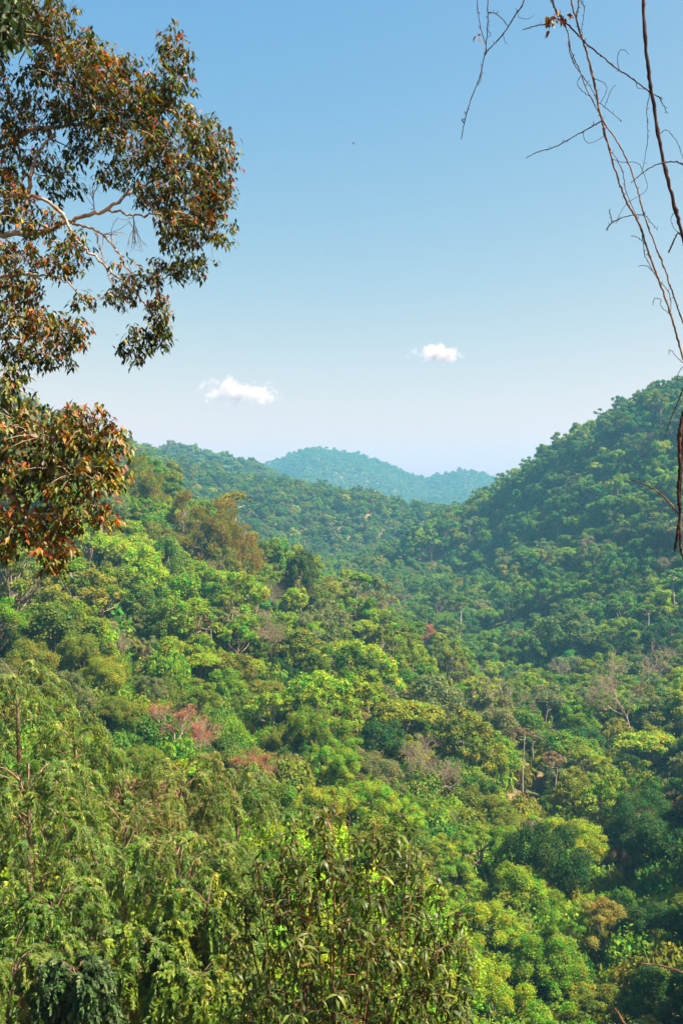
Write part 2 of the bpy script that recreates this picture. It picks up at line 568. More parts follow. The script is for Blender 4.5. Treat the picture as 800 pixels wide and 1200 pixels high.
def make_shape(kind, seed, lod):
    """returns (trunk MB, crown MB); crown radius about 5 m, base at z = 0"""
    rng = np.random.default_rng(seed)
    nL, L = {'near': (34000, .235), 'mid': (10000, .42), 'far': (1100, 1.2)}[lod]
    tr, cr = MB(), MB()
    if kind == 'round':
        H0 = 7.5
        cen, rad = lobes_dome(rng, 5, 4.8, 30, .17, .36, -.3, .5, 1.0)
        trunk_limbs(rng, tr, H0, .32, cen)
        leaf_cloud(rng, cr, cen + [0, 0, H0], rad, nL, L, L * .62)
    elif kind == 'lumpy':
        H0 = 7.5
        cen, rad = lobes_dome(rng, 5, 5.2, 40, .16, .30, -.25, .55, .95)
        trunk_limbs(rng, tr, H0, .32, cen)
        leaf_cloud(rng, cr, cen + [0, 0, H0], rad, nL, L, L * .6, sub=7)
    elif kind == 'umbrella':
        H0 = 8.5
        cen, rad = lobes_spread(rng, 5.4, 2.6, 30)
        trunk_limbs(rng, tr, H0, .34, cen, 14)
        leaf_cloud(rng, cr, cen + [0, 0, H0], rad, nL, L, L * .6, flat=.55, up=.6)
    elif kind == 'open':
        H0 = 8.0
        cen, rad = lobes_dome(rng, 5, 5.0, 24, .13, .24, -.2, .35, .98)
        trunk_limbs(rng, tr, H0, .26, cen, 24)
        leaf_cloud(rng, cr, cen + [0, 0, H0], rad, int(nL * .55), L * .9, L * .5, flat=.7, sub=6)
    elif kind == 'fine':
        H0 = 7.0
        cen, rad = lobes_dome(rng, 5, 5.4, 52, .11, .23, -.35, .5, 1.02)
        trunk_limbs(rng, tr, H0, .3, cen, 10)
        leaf_cloud(rng, cr, cen + [0, 0, H0], rad, int(nL * 1.15), L * .8, L * .5, sub=5, jit=.6)
    elif kind == 'pine':
        H0 = 9.0
        cen, rad = [], []
        for q in range(46):
            z = rng.uniform(-5.5, 7.5)
            w = 5.2 * (1 - (z + 5.5) / 14.5) ** .6
            a = rng.uniform(0, 6.283)
            cen.append((math.cos(a) * w * rng.uniform(.4, 1), math.sin(a) * w * rng.uniform(.4, 1), z))
            rad.append(rng.uniform(.7, 1.6))
        cen, rad = np.array(cen), np.array(rad)
        trunk_limbs(rng, tr, H0 + 4, .28, cen - [0, 0, 4], 20)
        n = int(nL * .9)
        li = rng.choice(46, n, p=rad ** 2 / (rad ** 2).sum())
        d = norm(rng.normal(size=(n, 3)))
        p = cen[li] + d * rad[li][:, None] * rng.uniform(.3, 1.05, (n, 1)) + [0, 0, H0]
        ax = p - np.array([0, 0, 0])
        ax[:, 2] = 0
        dr = norm(norm(ax) * .6 + np.array([0, 0, .9]) + rng.normal(size=(n, 3)) * .4)
        leaf_quads(cr, p, dr, rng.normal(size=(n, 3)), L * 1.5 * rng.uniform(.6, 1.3, n), L * .32)
    elif kind == 'slender':
        H0 = 14.0
        cen, rad = lobes_spread(rng, 3.4, 2.4, 15)
        rad *= .9
        trunk_limbs(rng, tr, H0, .28, cen, 15, lean=.8, lo=(7, 9))
        leaf_cloud(rng, cr, cen + [0, 0, H0], rad, int(nL * .36), L * .8, L * .45, flat=.5)
    elif kind == 'shrub':
        cen, rad = lobes_dome(rng, 4.6, 4.0, 16, .28, .5, -.1, .3, .8)
        for c in cen[:6]:
            tube(tr, curve([(c[0] * .1, c[1] * .1, -1.5), c * .45, c], 5), np.linspace(.14, .05, 5), 4)
        leaf_cloud(rng, cr, cen + [0, 0, .8], rad, int(nL * .75), L * 1.15, L * .7)
    elif kind in ('bare', 'flower', 'snag', 'rust'):
        tips = []

        def grow(p, d, ln, r, lev):
            n = 5
            pts = [p]
            dd = d.copy()
            for q in range(n):
                dd = norm(dd + rng.normal(size=3) * .16 + np.array([0, 0, .05]))
                pts.append(pts[-1] + dd * ln / n)
            tube(tr, pts, np.linspace(r, r * .6, n + 1), 6 if lev < 2 else 3)
            if lev >= (3 if kind == 'snag' else 5):
                tips.append((pts[-1], dd))
                return
            nb = {0: 5, 1: 4, 2: 4, 3: 4, 4: 3}[lev] if kind != 'snag' else 2
            for q in range(nb):
                a = pts[-1 - rng.integers(0, 3 if lev else 2)]
                nd = norm(dd + norm(rng.normal(size=3)) * (.85 if kind != 'snag' else .6) + np.array([0, 0, .12]))
                grow(a, nd, ln * rng.uniform(.5, .72), max(r * .55, .022), lev + 1)
        if kind == 'snag':
            grow(np.array([0, 0, -2.0]), np.array([0.02, 0, 1.0]), 13, .26, 0)
            return tr, None
        grow(np.array([0, 0, -2.0]), np.array([0.02, 0, 1.0]), 7.5, .22, 0)
        tp = np.array([t[0] for t in tips])
        td = np.array([t[1] for t in tips])
        if kind == 'bare':
            q_ = np.repeat(tp, 3, 0) + rng.normal(size=(len(tp) * 3, 3)) * .3
            leaf_quads(cr, q_, rng.normal(size=q_.shape), rng.normal(size=q_.shape), .22 * rng.uniform(.5, 1.3, len(q_)), .10)
        else:
            rep = 5 if kind == 'flower' else 7
            q_ = np.repeat(tp, rep, 0) + rng.normal(size=(len(tp) * rep, 3)) * (.30 if kind == 'flower' else .35)
            if kind == 'flower':
                keep = rng.uniform(size=len(q_)) < np.where(q_[:, 0] + q_[:, 2] * .6 > np.median(q_[:, 0] + q_[:, 2] * .6), .9, .25)
                q_ = q_[keep]
            leaf_quads(cr, q_, rng.normal(size=q_.shape), rng.normal(size=q_.shape), .30 * rng.uniform(.6, 1.3, len(q_)), .19)
    return tr, cr


_mesh_cache = {}


def shape_mesh(kind, seed, lod, bark=M_BARK):
    key = (kind, seed, lod, bark.name)
    if key not in _mesh_cache:
        tr, cr = make_shape(kind, seed, lod)
        _mesh_cache[key] = (tr.mesh('trunk', bark, smooth=True), cr.mesh('crown', M_LEAF) if cr else None)
    return _mesh_cache[key]


KIND_NAME = {'round': 'broadleaf_tree', 'lumpy': 'broadleaf_tree', 'umbrella': 'umbrella_tree', 'open': 'open_crowned_tree', 'fine': 'broadleaf_tree', 'pine': 'pine_tree',
             'slender': 'slender_tree', 'shrub': 'shrub', 'bare': 'bare_tree', 'flower': 'flowering_tree', 'snag': 'dead_tree', 'rust': 'rust_leaved_tree'}
KIND_WORD = {'round': 'round-crowned tree', 'lumpy': 'lumpy-crowned tree', 'umbrella': 'spreading tree', 'open': 'open-crowned tree', 'fine': 'fine-leaved domed tree', 'pine': 'pine',
             'slender': 'slender tree', 'shrub': 'low bushy tree', 'bare': 'bare tree', 'flower': 'flowering tree', 'snag': 'dead tree', 'rust': 'rust-leaved tree'}
# height of the crown's middle above the base and the crown's half width, measured on the shapes for a scale of 1
KIND_MID, KIND_RAD = {}, {}
for kind in KIND_NAME:
    t_, c_ = make_shape(kind, 0, 'far')
    V = np.concatenate((t_ if kind in ('bare', 'snag') else c_).v)
    if kind in ('bare', 'snag'):
        V = V[V[:, 2] > 4]
    KIND_RAD[kind] = float(np.percentile(np.abs(V[:, 0]), 97))
    KIND_MID[kind] = float(.5 * (np.percentile(V[:, 2], 3) + np.percentile(V[:, 2], 97)))

TREES = []     # every tree built as a thing of its own: dicts


def vary(rng, c, a=.14):
    c = np.array(c) * rng.uniform(1 - a, 1 + a)
    c[0] *= rng.uniform(1 - a, 1 + a)
    return np.clip(c, .005, 1)


def plant(kind, x, y, s, tint, rng, label, group=None, hs=1.0, bark=None, seed=None, D=None, z=None):
    D = D or y
    lod = 'near' if D < 175 else 'mid'
    if kind in ('bare', 'flower', 'snag', 'rust'):
        lod = 'mid'
    seed = int(rng.integers(0, 4)) if seed is None else seed
    bark = bark or (M_TWIG if kind in ('bare', 'flower', 'rust') else M_PALE if kind in ('slender', 'snag') else M_BARK)
    tm, cm = shape_mesh(kind, seed, lod, bark)
    root = link(KIND_NAME[kind], None)
    root.location = (x, y, float(gz(np.array([x]), np.array([y]))[0]) if z is None else z)
    root.rotation_euler = (0, 0, rng.uniform(0, 6.283))
    root.scale = (s, s, s * hs)
    a = link('trunk', tm, root)
    if cm:
        b = link('crown', cm, root)
        b.color = (*vary(rng, TINT[tint] if isinstance(tint, str) else tint, .06), 1)
    tag(root, label, 'tree', group)
    return root


# ------------------------------------------------------------------ trees one can pick out: (px, py of the crown's middle, half width in px, kind, colour, words)
LM = [
    (195, 838, 27, 'flower', (.28, .13, .07), 'large bare-branched tree with orange-red flowers above the drooping trees', 'the large red-flowered tree'),
    (258, 850, 20, 'flower', (.32, .105, .06), 'smaller red-flowered tree right of the large orange-red one', 'the small red-flowered tree'),
    (289, 884, 23, 'rust', 'rusty brown', 'rounded rust-brown tree below the two red-flowered trees', 'the rust-brown tree'),
    (334, 897, 22, 'bare', 'olive green', 'pale bare-twigged tree right of the rounded rust-brown tree', 'the pale bare tree'),
    (318, 822, 22, 'open', 'lime green', 'bright lime green tree right of the red-flowered trees', 'the bright lime tree'),
    (446, 862, 29, 'lumpy', 'dark green', 'very dark green rounded tree standing in the middle of the valley', 'the very dark round tree'),
    (478, 832, 36, 'umbrella', 'yellow-green', 'broad yellow-green spreading tree beside the very dark round tree', 'the broad yellow-green tree'),
    (546, 862, 42, 'fine', 'olive green', 'big domed olive tree with fine leaf clusters in mid valley', 'the big domed olive tree'),
    (556, 806, 20, 'open', 'yellow-green', 'small open yellowish tree behind the big domed olive tree', 'the open yellowish tree'),
    (424, 733, 20, 'umbrella', 'lime green', 'lime green flat-topped tree with bare grey trunk on the left slope', 'the flat-topped lime tree'),
    (500, 742, 13, 'lumpy', 'rusty brown', 'small rusty brown crown low on the left slope', 'the rusty crown'),
    (519, 788, 7, 'snag', 'brownish', 'pale dead snag standing behind the broad yellow-green tree', None),
    (577, 783, 19, 'round', 'lime green', 'lime green round tree just behind the open yellowish tree', None),
    (710, 826, 27, 'lumpy', 'fresh green', 'fresh green billowy tree in front of the large brown leafless tree', 'the fresh green billowy tree'),
    (758, 868, 36, 'umbrella', 'lime green', 'wide vivid lime tree above the dark shaded gully', 'the wide vivid lime tree'),
    (742, 800, 40, 'bare', 'brownish', 'large brown leafless tree with dense twigs at the right slope foot', 'the large leafless tree'),
    (640, 815, 30, 'round', 'grey-green', 'broad grey-green tree left of the fresh green billowy tree', None),
    (612, 858, 13, 'slender', 'brownish', 'tall slender pale-trunked tree, left one of a close pair', 'the slender pair'),
    (625, 862, 11, 'slender', 'grey-green', 'tall slender pale-trunked tree, right one of a close pair', None),
    (647, 888, 15, 'slender', 'brownish', 'lone slender pale-trunked tree right of the slender pair', 'the lone slender tree'),
    (692, 890, 27, 'open', 'yellow-green', 'yellowish open-crowned tree with visible limbs by the shaded gully', 'the yellowish open tree'),
    (712, 1072, 30, 'open', (.19, .195, .030), 'ochre yellow tree with long curving pale trunk at the gully edge', 'the ochre yellow tree'),
    (722, 1006, 20, 'bare', 'rusty brown', 'small reddish-brown leafless tree above the ochre yellow tree', None),
    (612, 1035, 38, 'lumpy', 'lime green', 'lime green tree highest in the row of bright billowy trees', 'the highest bright billowy tree'),
    (640, 1060, 34, 'round', 'fresh green', 'fresh green round tree left of the ochre yellow tree', None),
    (575, 1085, 36, 'lumpy', 'lime green', 'lime green tree right beside the long-leaved bush', None),
    (640, 1125, 42, 'lumpy', 'fresh green', 'large fresh green tree low in the row of bright billowy trees', 'the large fresh green tree'),
    (580, 1160, 44, 'round', 'lime green', 'large lime green tree at the foot of the long-leaved bush', None),
    (690, 1170, 34, 'open', 'olive green', 'olive small-clustered tree below the ochre yellow tree', None),
    (560, 985, 30, 'open', 'fresh green', 'fresh green loose-crowned tree up and right of the long-leaved bush', None),
    (432, 935, 34, 'lumpy', 'lime green', 'lime green lumpy tree just above the long-leaved bush', 'the lumpy lime tree'),
    (508, 990, 18, 'open', 'yellow-green', 'pale yellowish thin tree just right of the long-leaved bush top', None),
    (518, 958, 18, 'bare', 'grey-green', 'grey half-bare tree above the pale yellowish thin tree', None),
    (505, 905, 26, 'bare', 'brownish', 'brown half-bare tree below the big domed olive tree', None),
    (770, 985, 44, 'lumpy', 'dark green', 'dark shaded tree below the wide vivid lime tree', None),  # dark green on these puts the gully shade into the colour
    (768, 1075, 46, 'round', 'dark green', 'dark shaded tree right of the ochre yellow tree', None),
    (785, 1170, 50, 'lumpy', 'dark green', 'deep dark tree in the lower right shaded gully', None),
    (40, 772, 42, 'round', 'olive green', 'big smooth olive green dome on the lower left slope', 'the big olive dome'),
    (122, 788, 36, 'round', 'yellow-green', 'big yellow-green dome beside the big smooth olive dome', 'the big yellow-green dome'),
    (140, 832, 26, 'lumpy', 'olive green', 'olive lumpy tree just below the big yellow-green dome', None),
    (117, 836, 12, 'round', 'lime green', 'small vivid lime crown behind the upper drooping tree', None),
    (190, 775, 18, 'umbrella', 'emerald green', 'emerald green layered tree above the large orange-red flowered tree', 'the emerald tree'),
    (176, 806, 22, 'fine', 'grey-green', 'grey-green domed tree just above the large orange-red flowered tree', None),
    (236, 772, 22, 'umbrella', 'lime green', 'lime green layered tree right of the emerald layered tree', None),
    (262, 800, 22, 'lumpy', 'fresh green', 'fresh green tree above the smaller red-flowered tree', None),
    (280, 735, 24, 'open', 'fresh green', 'fresh green open-crowned tree well above the bright lime tree on the left slope', 'the high open-crowned tree'),
    (330, 778, 17, 'round', 'dark green', 'dark round tree above the bright lime tree', None),
    (262, 625, 27, 'pine', (.19, .185, .016), 'largest yellowish olive pine on the left ridge crest', 'the largest ridge pine'),
    (236, 628, 22, 'pine', (.165, .175, .016), 'olive pine just left of the largest ridge pine', None),
    (287, 645, 22, 'pine', (.18, .175, .018), 'olive pine just right of the largest ridge pine', None),
    (214, 606, 20, 'pine', (.15, .17, .016), 'olive pine farther up the ridge than the largest pine', None),
    (180, 572, 19, 'pine', (.16, .20, .015), 'yellow-green pine high on the left ridge by the red leaves', None),
    (160, 562, 19, 'pine', (.16, .21, .015), 'topmost yellow-green pine beside the overhanging red leaves', None),
    (352, 665, 18, 'lumpy', (.045, .095, .018), 'dark olive tree where the left ridge descends', 'the dark ridge tree'),
    (345, 700, 20, 'lumpy', 'lime green', 'lime green tree just below the dark olive ridge tree', None),
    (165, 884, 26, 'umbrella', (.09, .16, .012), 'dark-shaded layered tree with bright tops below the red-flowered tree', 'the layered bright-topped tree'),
    (155, 728, 18, 'fine', 'grey-green', 'grey-green tree between the big domes and the emerald tree', None),
    (668, 735, 32, 'lumpy', (.07, .125, .03), 'large billowy green tree at the foot of the right slope', 'the large billowy tree'),
    (625, 760, 26, 'fine', 'mid green', 'billowy green tree just left of the large billowy tree', None),
]

rng = np.random.default_rng(11)
placed = []
for (px, py, rp_, kind, tint, label, ref) in LM:
    off = 8.0
    for _ in range(4):
        D = hit(px, py, off, 62) or 400
        s = rp_ / F * D / KIND_RAD[kind]
        off = float(np.clip(KIND_MID[kind] * s * (1.15 if kind in ('slender', 'snag') else .95), 3, 22))
    hs = 1.0
    # the base stands on the ground; the crown's middle must come out at py
    x = (px - 400) / F * D
    zg = float(gz(np.array([x]), np.array([D]))[0])
    want = (600 - py) / F * D - zg
    hs = float(np.clip(want / (KIND_MID[kind] * s), .6, 2.4))
    placed.append(dict(px=px, py=py, r=rp_, kind=kind, tint=tint, label=label, ref=ref, D=D, x=x, y=D, s=s, hs=hs, R=KIND_RAD[kind] * s))

# ------------------------------------------------------------------ the rest of the forest: scatter over the slopes
def scatter(rng, d0, d1, sp, half):
    n = int((d1 - 0) / sp) + 1
    xs = np.arange(-half * d1, half * d1, sp)
    ys = np.arange(d0, d1, sp * .9)
    X, Y = np.meshgrid(xs, ys)
    X = X + rng.uniform(-.45, .45, X.shape) * sp + (np.arange(len(ys)) % 2)[:, None] * sp * .5
    Y = Y + rng.uniform(-.45, .45, X.shape) * sp
    X, Y = X.ravel(), Y.ravel()
    k_ = (np.abs(X) < half * Y + 12) & (Y >= d0) & (Y < d1)
    return X[k_], Y[k_]


def tone(rng, x, y, px, py, D):
    """colour class of a tree by where it grows"""
    w = {'lime green': .12, 'fresh green': .19, 'mid green': .24, 'dark green': .05, 'olive green': .18, 'grey-green': .13, 'yellow-green': .05, 'brownish': .03, 'emerald green': .01}
    cl = math.sin(x / 23 + 1.7) * math.sin(y / 31 + .4) + .6 * math.sin(x / 11 - y / 14)
    if px > 470 and D > 380:                 # right slope, with cooler greens in place of more haze
        w.update({'lime green': .05, 'fresh green': .24, 'mid green': .25, 'cool green': .24, 'deep green': .10, 'dark green': .03, 'olive green': .06, 'grey-green': .06, 'yellow-green': .005, 'brownish': .012})
    elif D > 550:  # farther trees get cooler greens, haze put into the leaf colour
        w.update({'lime green': .03, 'fresh green': .18, 'mid green': .30, 'cool green': .24, 'deep green': .08, 'dark green': .03, 'olive green': .10, 'grey-green': .06, 'brownish': .0, 'yellow-green': .02})
    elif px < 420 and py < 700:
        w.update({'olive green': .25, 'lime green': .17, 'fresh green': .20, 'grey-green': .13, 'yellow-green': .09, 'dark green': .03})
    elif px > 705 and py > 880:  # shaded gully: its shade is put into darker leaf colours
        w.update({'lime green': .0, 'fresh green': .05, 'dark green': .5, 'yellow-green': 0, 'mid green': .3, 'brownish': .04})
    elif px > 500 and py > 960:
        w.update({'lime green': .36, 'fresh green': .32, 'dark green': .03, 'grey-green': .05, 'olive green': .08})
    if cl > .6:
        w['lime green'] *= 2.0
        w['fresh green'] *= 1.6
    elif cl < -.6:
        w['grey-green'] *= 1.8
        w['olive green'] *= 1.4
    ks = list(w)
    p = np.array([w[q] for q in ks])
    return ks[rng.choice(len(ks), p=p / p.sum())]


rng = np.random.default_rng(5)
cand = []
for d0, d1, sp in ((58, 180, 5.3), (180, 480, 5.2), (480, 1180, 7.0)):
    X, Y = scatter(rng, d0, d1, sp, .45)
    Z = gz(X, Y)
    for x, y, z in zip(X, Y, Z):
        r = float(np.clip(rng.lognormal(math.log(4.2), .37), 2.3, 8.5))
        kind = rng.choice(['round', 'lumpy', 'fine', 'umbrella', 'open', 'slender', 'bare'], p=[.27, .30, .19, .07, .13, .02, .02])
        right = x / y > .07 and y > 380
        if right:
            if rng.uniform() < .33:
                continue
            r *= 1.28
        r = min(r, 7.2 if right else 5.8 if y > 400 else 6.4)
        if kind in ('slender', 'bare') and d0 > 400:
            kind = 'lumpy'
        s = r / KIND_RAD[kind]
        if kind == 'slender':
            s *= .8
        hs = rng.uniform(.82, 1.2) 
        z = z - 1.2 * s
        zc = z + KIND_MID[kind] * s * hs
        px, py = 400 + F * x / y, 600 - F * zc / y
        cand.append([x, y, z, s, hs, kind, px, py, r / y * F, zc])
# make room for the trees placed by hand, and keep smaller ones from standing right in front of them
keep = []
for c in cand:
    ok = True
    for q in placed:
        dd = math.hypot(c[0] - q['x'], c[1] - q['y'])
        if dd < .62 * q['R'] + 1.6:
            ok = False
            break
        if c[1] < q['D'] and math.hypot(c[6] - q['px'], (c[7] - q['py']) * .9) < (1.0 if q['kind'] in ('flower', 'rust', 'bare', 'slender') else .62) * q['r'] + .8 * c[8]:
            ok = False
            break
        if 'trunk' in q['label'] and c[1] < q['D'] + 6 and abs(c[6] - q['px']) < 5 + .7 * c[8] and q['py'] < c[7] < q['py'] + (95 if q['py'] > 840 else 45):
            ok = False                       # the bare trunk of this one shows
            break
    if ok and c[1] < 130 and c[6] < 420 and c[7] < 960:
        ok = False                           # open view over the near trees at the left
    if ok:
        keep.append(c)
cand = keep

# how much of each tree is seen: fill a coarse picture from near to far
G = 4
occ = np.zeros((300, 200), bool)
yy, xx = np.mgrid[0:300, 0:200]
yy = yy * G + 2
xx = xx * G + 2
for cx, cy_, rx, ry in ((60, 560, 95, 100), (410, 1100, 140, 160), (100, 1060, 160, 170), (230, 1080, 120, 140)):
    occ |= ((xx - cx) / rx) ** 2 + ((yy - cy_) / ry) ** 2 < .8
allv = sorted([(q['D'], q['px'], q['py'], q['r'], q) for q in placed] + [(c[1], c[6], c[7], c[8], c) for c in cand], key=lambda t: t[0])
seen = {}
for D, px, py, r, o in allv:
    x0, x1 = int(max(0, (px - r) / G)), int(min(200, (px + r) / G + 1))
    y0, y1 = int(max(0, (py - r) / G)), int(min(300, (py + r * 1.1) / G + 1))
    if x1 <= x0 or y1 <= y0:
        seen[id(o)] = 0
        continue
    mk = ((xx[y0:y1, x0:x1] - px) ** 2 + (yy[y0:y1, x0:x1] - py) ** 2 < r * r) & ~occ[y0:y1, x0:x1]
    seen[id(o)] = int(mk.sum()) if D < 700 else 0
    occ[y0:y1, x0:x1] |= mk
N_SOLO = 205
cand.sort(key=lambda c: -seen[id(c)])
solo, mass = cand[:N_SOLO], cand[N_SOLO:]

rng = np.random.default_rng(21)
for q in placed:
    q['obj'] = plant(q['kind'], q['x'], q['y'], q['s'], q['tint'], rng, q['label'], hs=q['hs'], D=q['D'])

# labels for the others: colour, form and the nearest tree one can find by its words
refs = [q for q in placed if q['ref']]
REFX = [
    (150, 600, 'the overhanging red leaves'), (400, 1090, 'the long-leaved bush'), (700, 500, 'the right skyline'), (795, 640, 'the dark knotted vine end'),
    (590, 565, 'the right slope foot at the skyline'), (470, 690, 'the valley notch'), (560, 640, 'the head of the right slope'), (400, 680, 'the descending left ridge'),
]
ALLREF = [(q['px'], q['py'], q['ref']) for q in refs] + REFX


def direction(dx, dy):
    a = math.degrees(math.atan2(-dy, dx)) % 360
    return ['right of', 'up and right of', 'above', 'up and left of', 'left of', 'down and left of', 'below', 'down and right of'][int((a + 22.5) // 45) % 8]


def size_word(r):
    return 'small' if r < 13 else 'large' if r > 26 else ''


used = {q['label'] for q in placed}
solo_info = []
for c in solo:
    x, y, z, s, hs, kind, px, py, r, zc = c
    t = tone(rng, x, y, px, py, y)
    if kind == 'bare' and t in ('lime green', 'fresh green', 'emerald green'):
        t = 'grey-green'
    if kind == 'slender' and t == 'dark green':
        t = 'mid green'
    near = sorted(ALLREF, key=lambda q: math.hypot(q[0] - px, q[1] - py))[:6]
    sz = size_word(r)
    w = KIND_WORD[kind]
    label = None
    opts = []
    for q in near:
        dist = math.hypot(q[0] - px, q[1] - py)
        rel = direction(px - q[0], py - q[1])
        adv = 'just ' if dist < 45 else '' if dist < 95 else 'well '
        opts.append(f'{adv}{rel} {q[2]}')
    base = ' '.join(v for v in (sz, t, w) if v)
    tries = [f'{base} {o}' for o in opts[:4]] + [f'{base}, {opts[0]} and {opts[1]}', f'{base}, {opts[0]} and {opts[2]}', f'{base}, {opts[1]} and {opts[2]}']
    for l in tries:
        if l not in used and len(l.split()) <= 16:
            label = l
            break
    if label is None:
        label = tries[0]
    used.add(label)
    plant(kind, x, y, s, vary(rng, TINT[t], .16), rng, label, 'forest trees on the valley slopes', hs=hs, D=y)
    solo_info.append(label)

# ---- the mass: all the smaller and farther trees as ONE object whose instances are made by geometry nodes
lib = []


def lib_add(kind, seed, lod):
    tm, cm = shape_mesh(kind, seed, lod)
    me = bpy.data.meshes.new('mass_' + kind)
    if lod == 'far':
        src = [cm]
    else:
        src = [tm, cm]
    vs, fs, mi, n = [], [], [], 0
    for w_, m_ in enumerate(src):
        v = np.empty(len(m_.vertices) * 3, np.float32)
        m_.vertices.foreach_get('co', v)
        f = np.empty(len(m_.loops), np.int32)
        m_.loops.foreach_get('vertex_index', f)
        vs.append(v.reshape(-1, 3))
        fs.append(f.reshape(-1, 4) + n)
        mi.append(np.full(len(f) // 4, 0 if m_ is tm else 1, np.int32))
        n += len(vs[-1])
    V, Q, MI = np.concatenate(vs), np.concatenate(fs), np.concatenate(mi)
    me.vertices.add(len(V))
    me.vertices.foreach_set('co', V.ravel())
    me.loops.add(Q.size)
    me.loops.foreach_set('vertex_index', Q.ravel())
    me.polygons.add(len(Q))
    me.polygons.foreach_set('loop_start', np.arange(0, Q.size, 4, dtype=np.int32))
    me.materials.append(M_TWIG if kind == 'bare' else M_BARK)
    me.materials.append(M_LEAF_INST)
    me.polygons.foreach_set('material_index', MI)
    me.update(calc_edges=True)
    o = bpy.data.objects.new('mass_tree_%02d' % len(lib), me)
    PROTO.objects.link(o)
    lib.append((kind, lod))
    return len(lib) - 1


LIB = {}
for kind in ('round', 'lumpy', 'fine', 'umbrella', 'open', 'slender', 'bare'):
    LIB[kind, 'mid'] = [lib_add(kind, q, 'mid') for q in range(4 if kind in ('round', 'lumpy', 'fine') else 2)]
for kind in ('round', 'lumpy', 'fine', 'umbrella'):
    LIB[kind, 'far'] = [lib_add(kind, q, 'far') for q in range(2)]
LIB['shrub', 'mid'] = [lib_add('shrub', q, 'mid') for q in range(2)]
LIB['shrub', 'far'] = [lib_add('shrub', q, 'far') for q in range(2)]


def near_z(x, y):
    return float(gz(np.array([x]), np.array([y]))[0])


def mass_object(name, rows, label):
    """rows: x, y, z, index, rotation, scale xy, scale z, tint"""
    me = bpy.data.meshes.new(name)
    n = len(rows)
    A = np.array([r[:7] for r in rows], np.float32)
    T = np.array([r[7] for r in rows], np.float32)
    me.vertices.add(n)
    me.vertices.foreach_set('co', A[:, :3].ravel())
    at = me.attributes.new('idx', 'INT', 'POINT')
    at.data.foreach_set('value', A[:, 3].astype(np.int32))
    at = me.attributes.new('rot', 'FLOAT_VECTOR', 'POINT')
    at.data.foreach_set('vector', np.stack([np.zeros(n), np.zeros(n), A[:, 4]], 1).astype(np.float32).ravel())
    at = me.attributes.new('scl', 'FLOAT_VECTOR', 'POINT')
    at.data.foreach_set('vector', np.stack([A[:, 5], A[:, 5], A[:, 6]], 1).ravel())
    at = me.attributes.new('tint', 'FLOAT_COLOR', 'POINT')
    at.data.foreach_set('color', np.hstack([T, np.ones((n, 1), np.float32)]).ravel())
    o = link(name, me)
    ng = bpy.data.node_groups.new(name + '_nodes', 'GeometryNodeTree')
    ng.interface.new_socket('Geometry', in_out='INPUT', socket_type='NodeSocketGeometry')
    ng.interface.new_socket('Geometry', in_out='OUTPUT', socket_type='NodeSocketGeometry')
    N, Lk = ng.nodes, ng.links
    gi, go = N.new('NodeGroupInput'), N.new('NodeGroupOutput')
    ci = N.new('GeometryNodeCollectionInfo')
    ci.inputs['Collection'].default_value = PROTO
    ci.inputs['Separate Children'].default_value = True
    ci.inputs['Reset Children'].default_value = True
    ip = N.new('GeometryNodeInstanceOnPoints')
    ip.inputs['Pick Instance'].default_value = True

    def named(nm, ty):
        a = N.new('GeometryNodeInputNamedAttribute')
        a.data_type = ty
        a.inputs['Name'].default_value = nm
        return a.outputs['Attribute']
    Lk.new(gi.outputs[0], ip.inputs['Points'])
    Lk.new(ci.outputs[0], ip.inputs['Instance'])
    Lk.new(named('idx', 'INT'), ip.inputs['Instance Index'])
    e2r = N.new('FunctionNodeEulerToRotation')
    Lk.new(named('rot', 'FLOAT_VECTOR'), e2r.inputs[0])
    Lk.new(e2r.outputs[0], ip.inputs['Rotation'])
    Lk.new(named('scl', 'FLOAT_VECTOR'), ip.inputs['Scale'])
    Lk.new(ip.outputs[0], go.inputs[0])
    md = o.modifiers.new('scatter', 'NODES')
    md.node_group = ng
    tag(o, label, kind='stuff')
    return o


rows = []
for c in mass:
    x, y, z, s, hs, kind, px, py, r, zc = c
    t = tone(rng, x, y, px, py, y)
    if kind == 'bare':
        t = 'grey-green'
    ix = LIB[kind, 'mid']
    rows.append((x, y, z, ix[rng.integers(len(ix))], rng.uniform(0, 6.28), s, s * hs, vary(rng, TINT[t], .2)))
for d0, d1, sp, half in ((1180, 1750, 7.2, .45), (1750, 3250, 7.6, .36)):
    X, Y = scatter(rng, d0, d1, sp, half)
    Z = gz(X, Y)
    for x, y, z in zip(X, Y, Z):
        if z < -30:
            continue
        kind = ('round', 'lumpy', 'fine', 'umbrella')[rng.integers(4)]
        s = float(np.clip(rng.lognormal(math.log(.78 if d0 < 1700 else .74), .30), .4, 1.7))
        ix = LIB[kind, 'far']
        t = ('mid green', 'fresh green', 'deep green', 'cool green', 'grey-green', 'cool green')[rng.integers(6)]
        rows.append((x, y, z - 2, ix[rng.integers(2)], rng.uniform(0, 6.28), s, s * rng.uniform(.9, 1.2), vary(rng, TINT[t], .2)))
for x, y, s_ in ((36, 62, 1.2), (40, 73, 1.4), (44, 85, 1.3)):
    rows.append((x, y, near_z(x, y), LIB['lumpy', 'mid'][0], x, s_, s_ * 1.45, np.array(TINT['dark green'])))     # unseen tall trees added right of the gully to shade it
mass_object('forest', rows, 'unbroken forest canopy covering the farther slopes and ridges')
n_forest = len(rows)

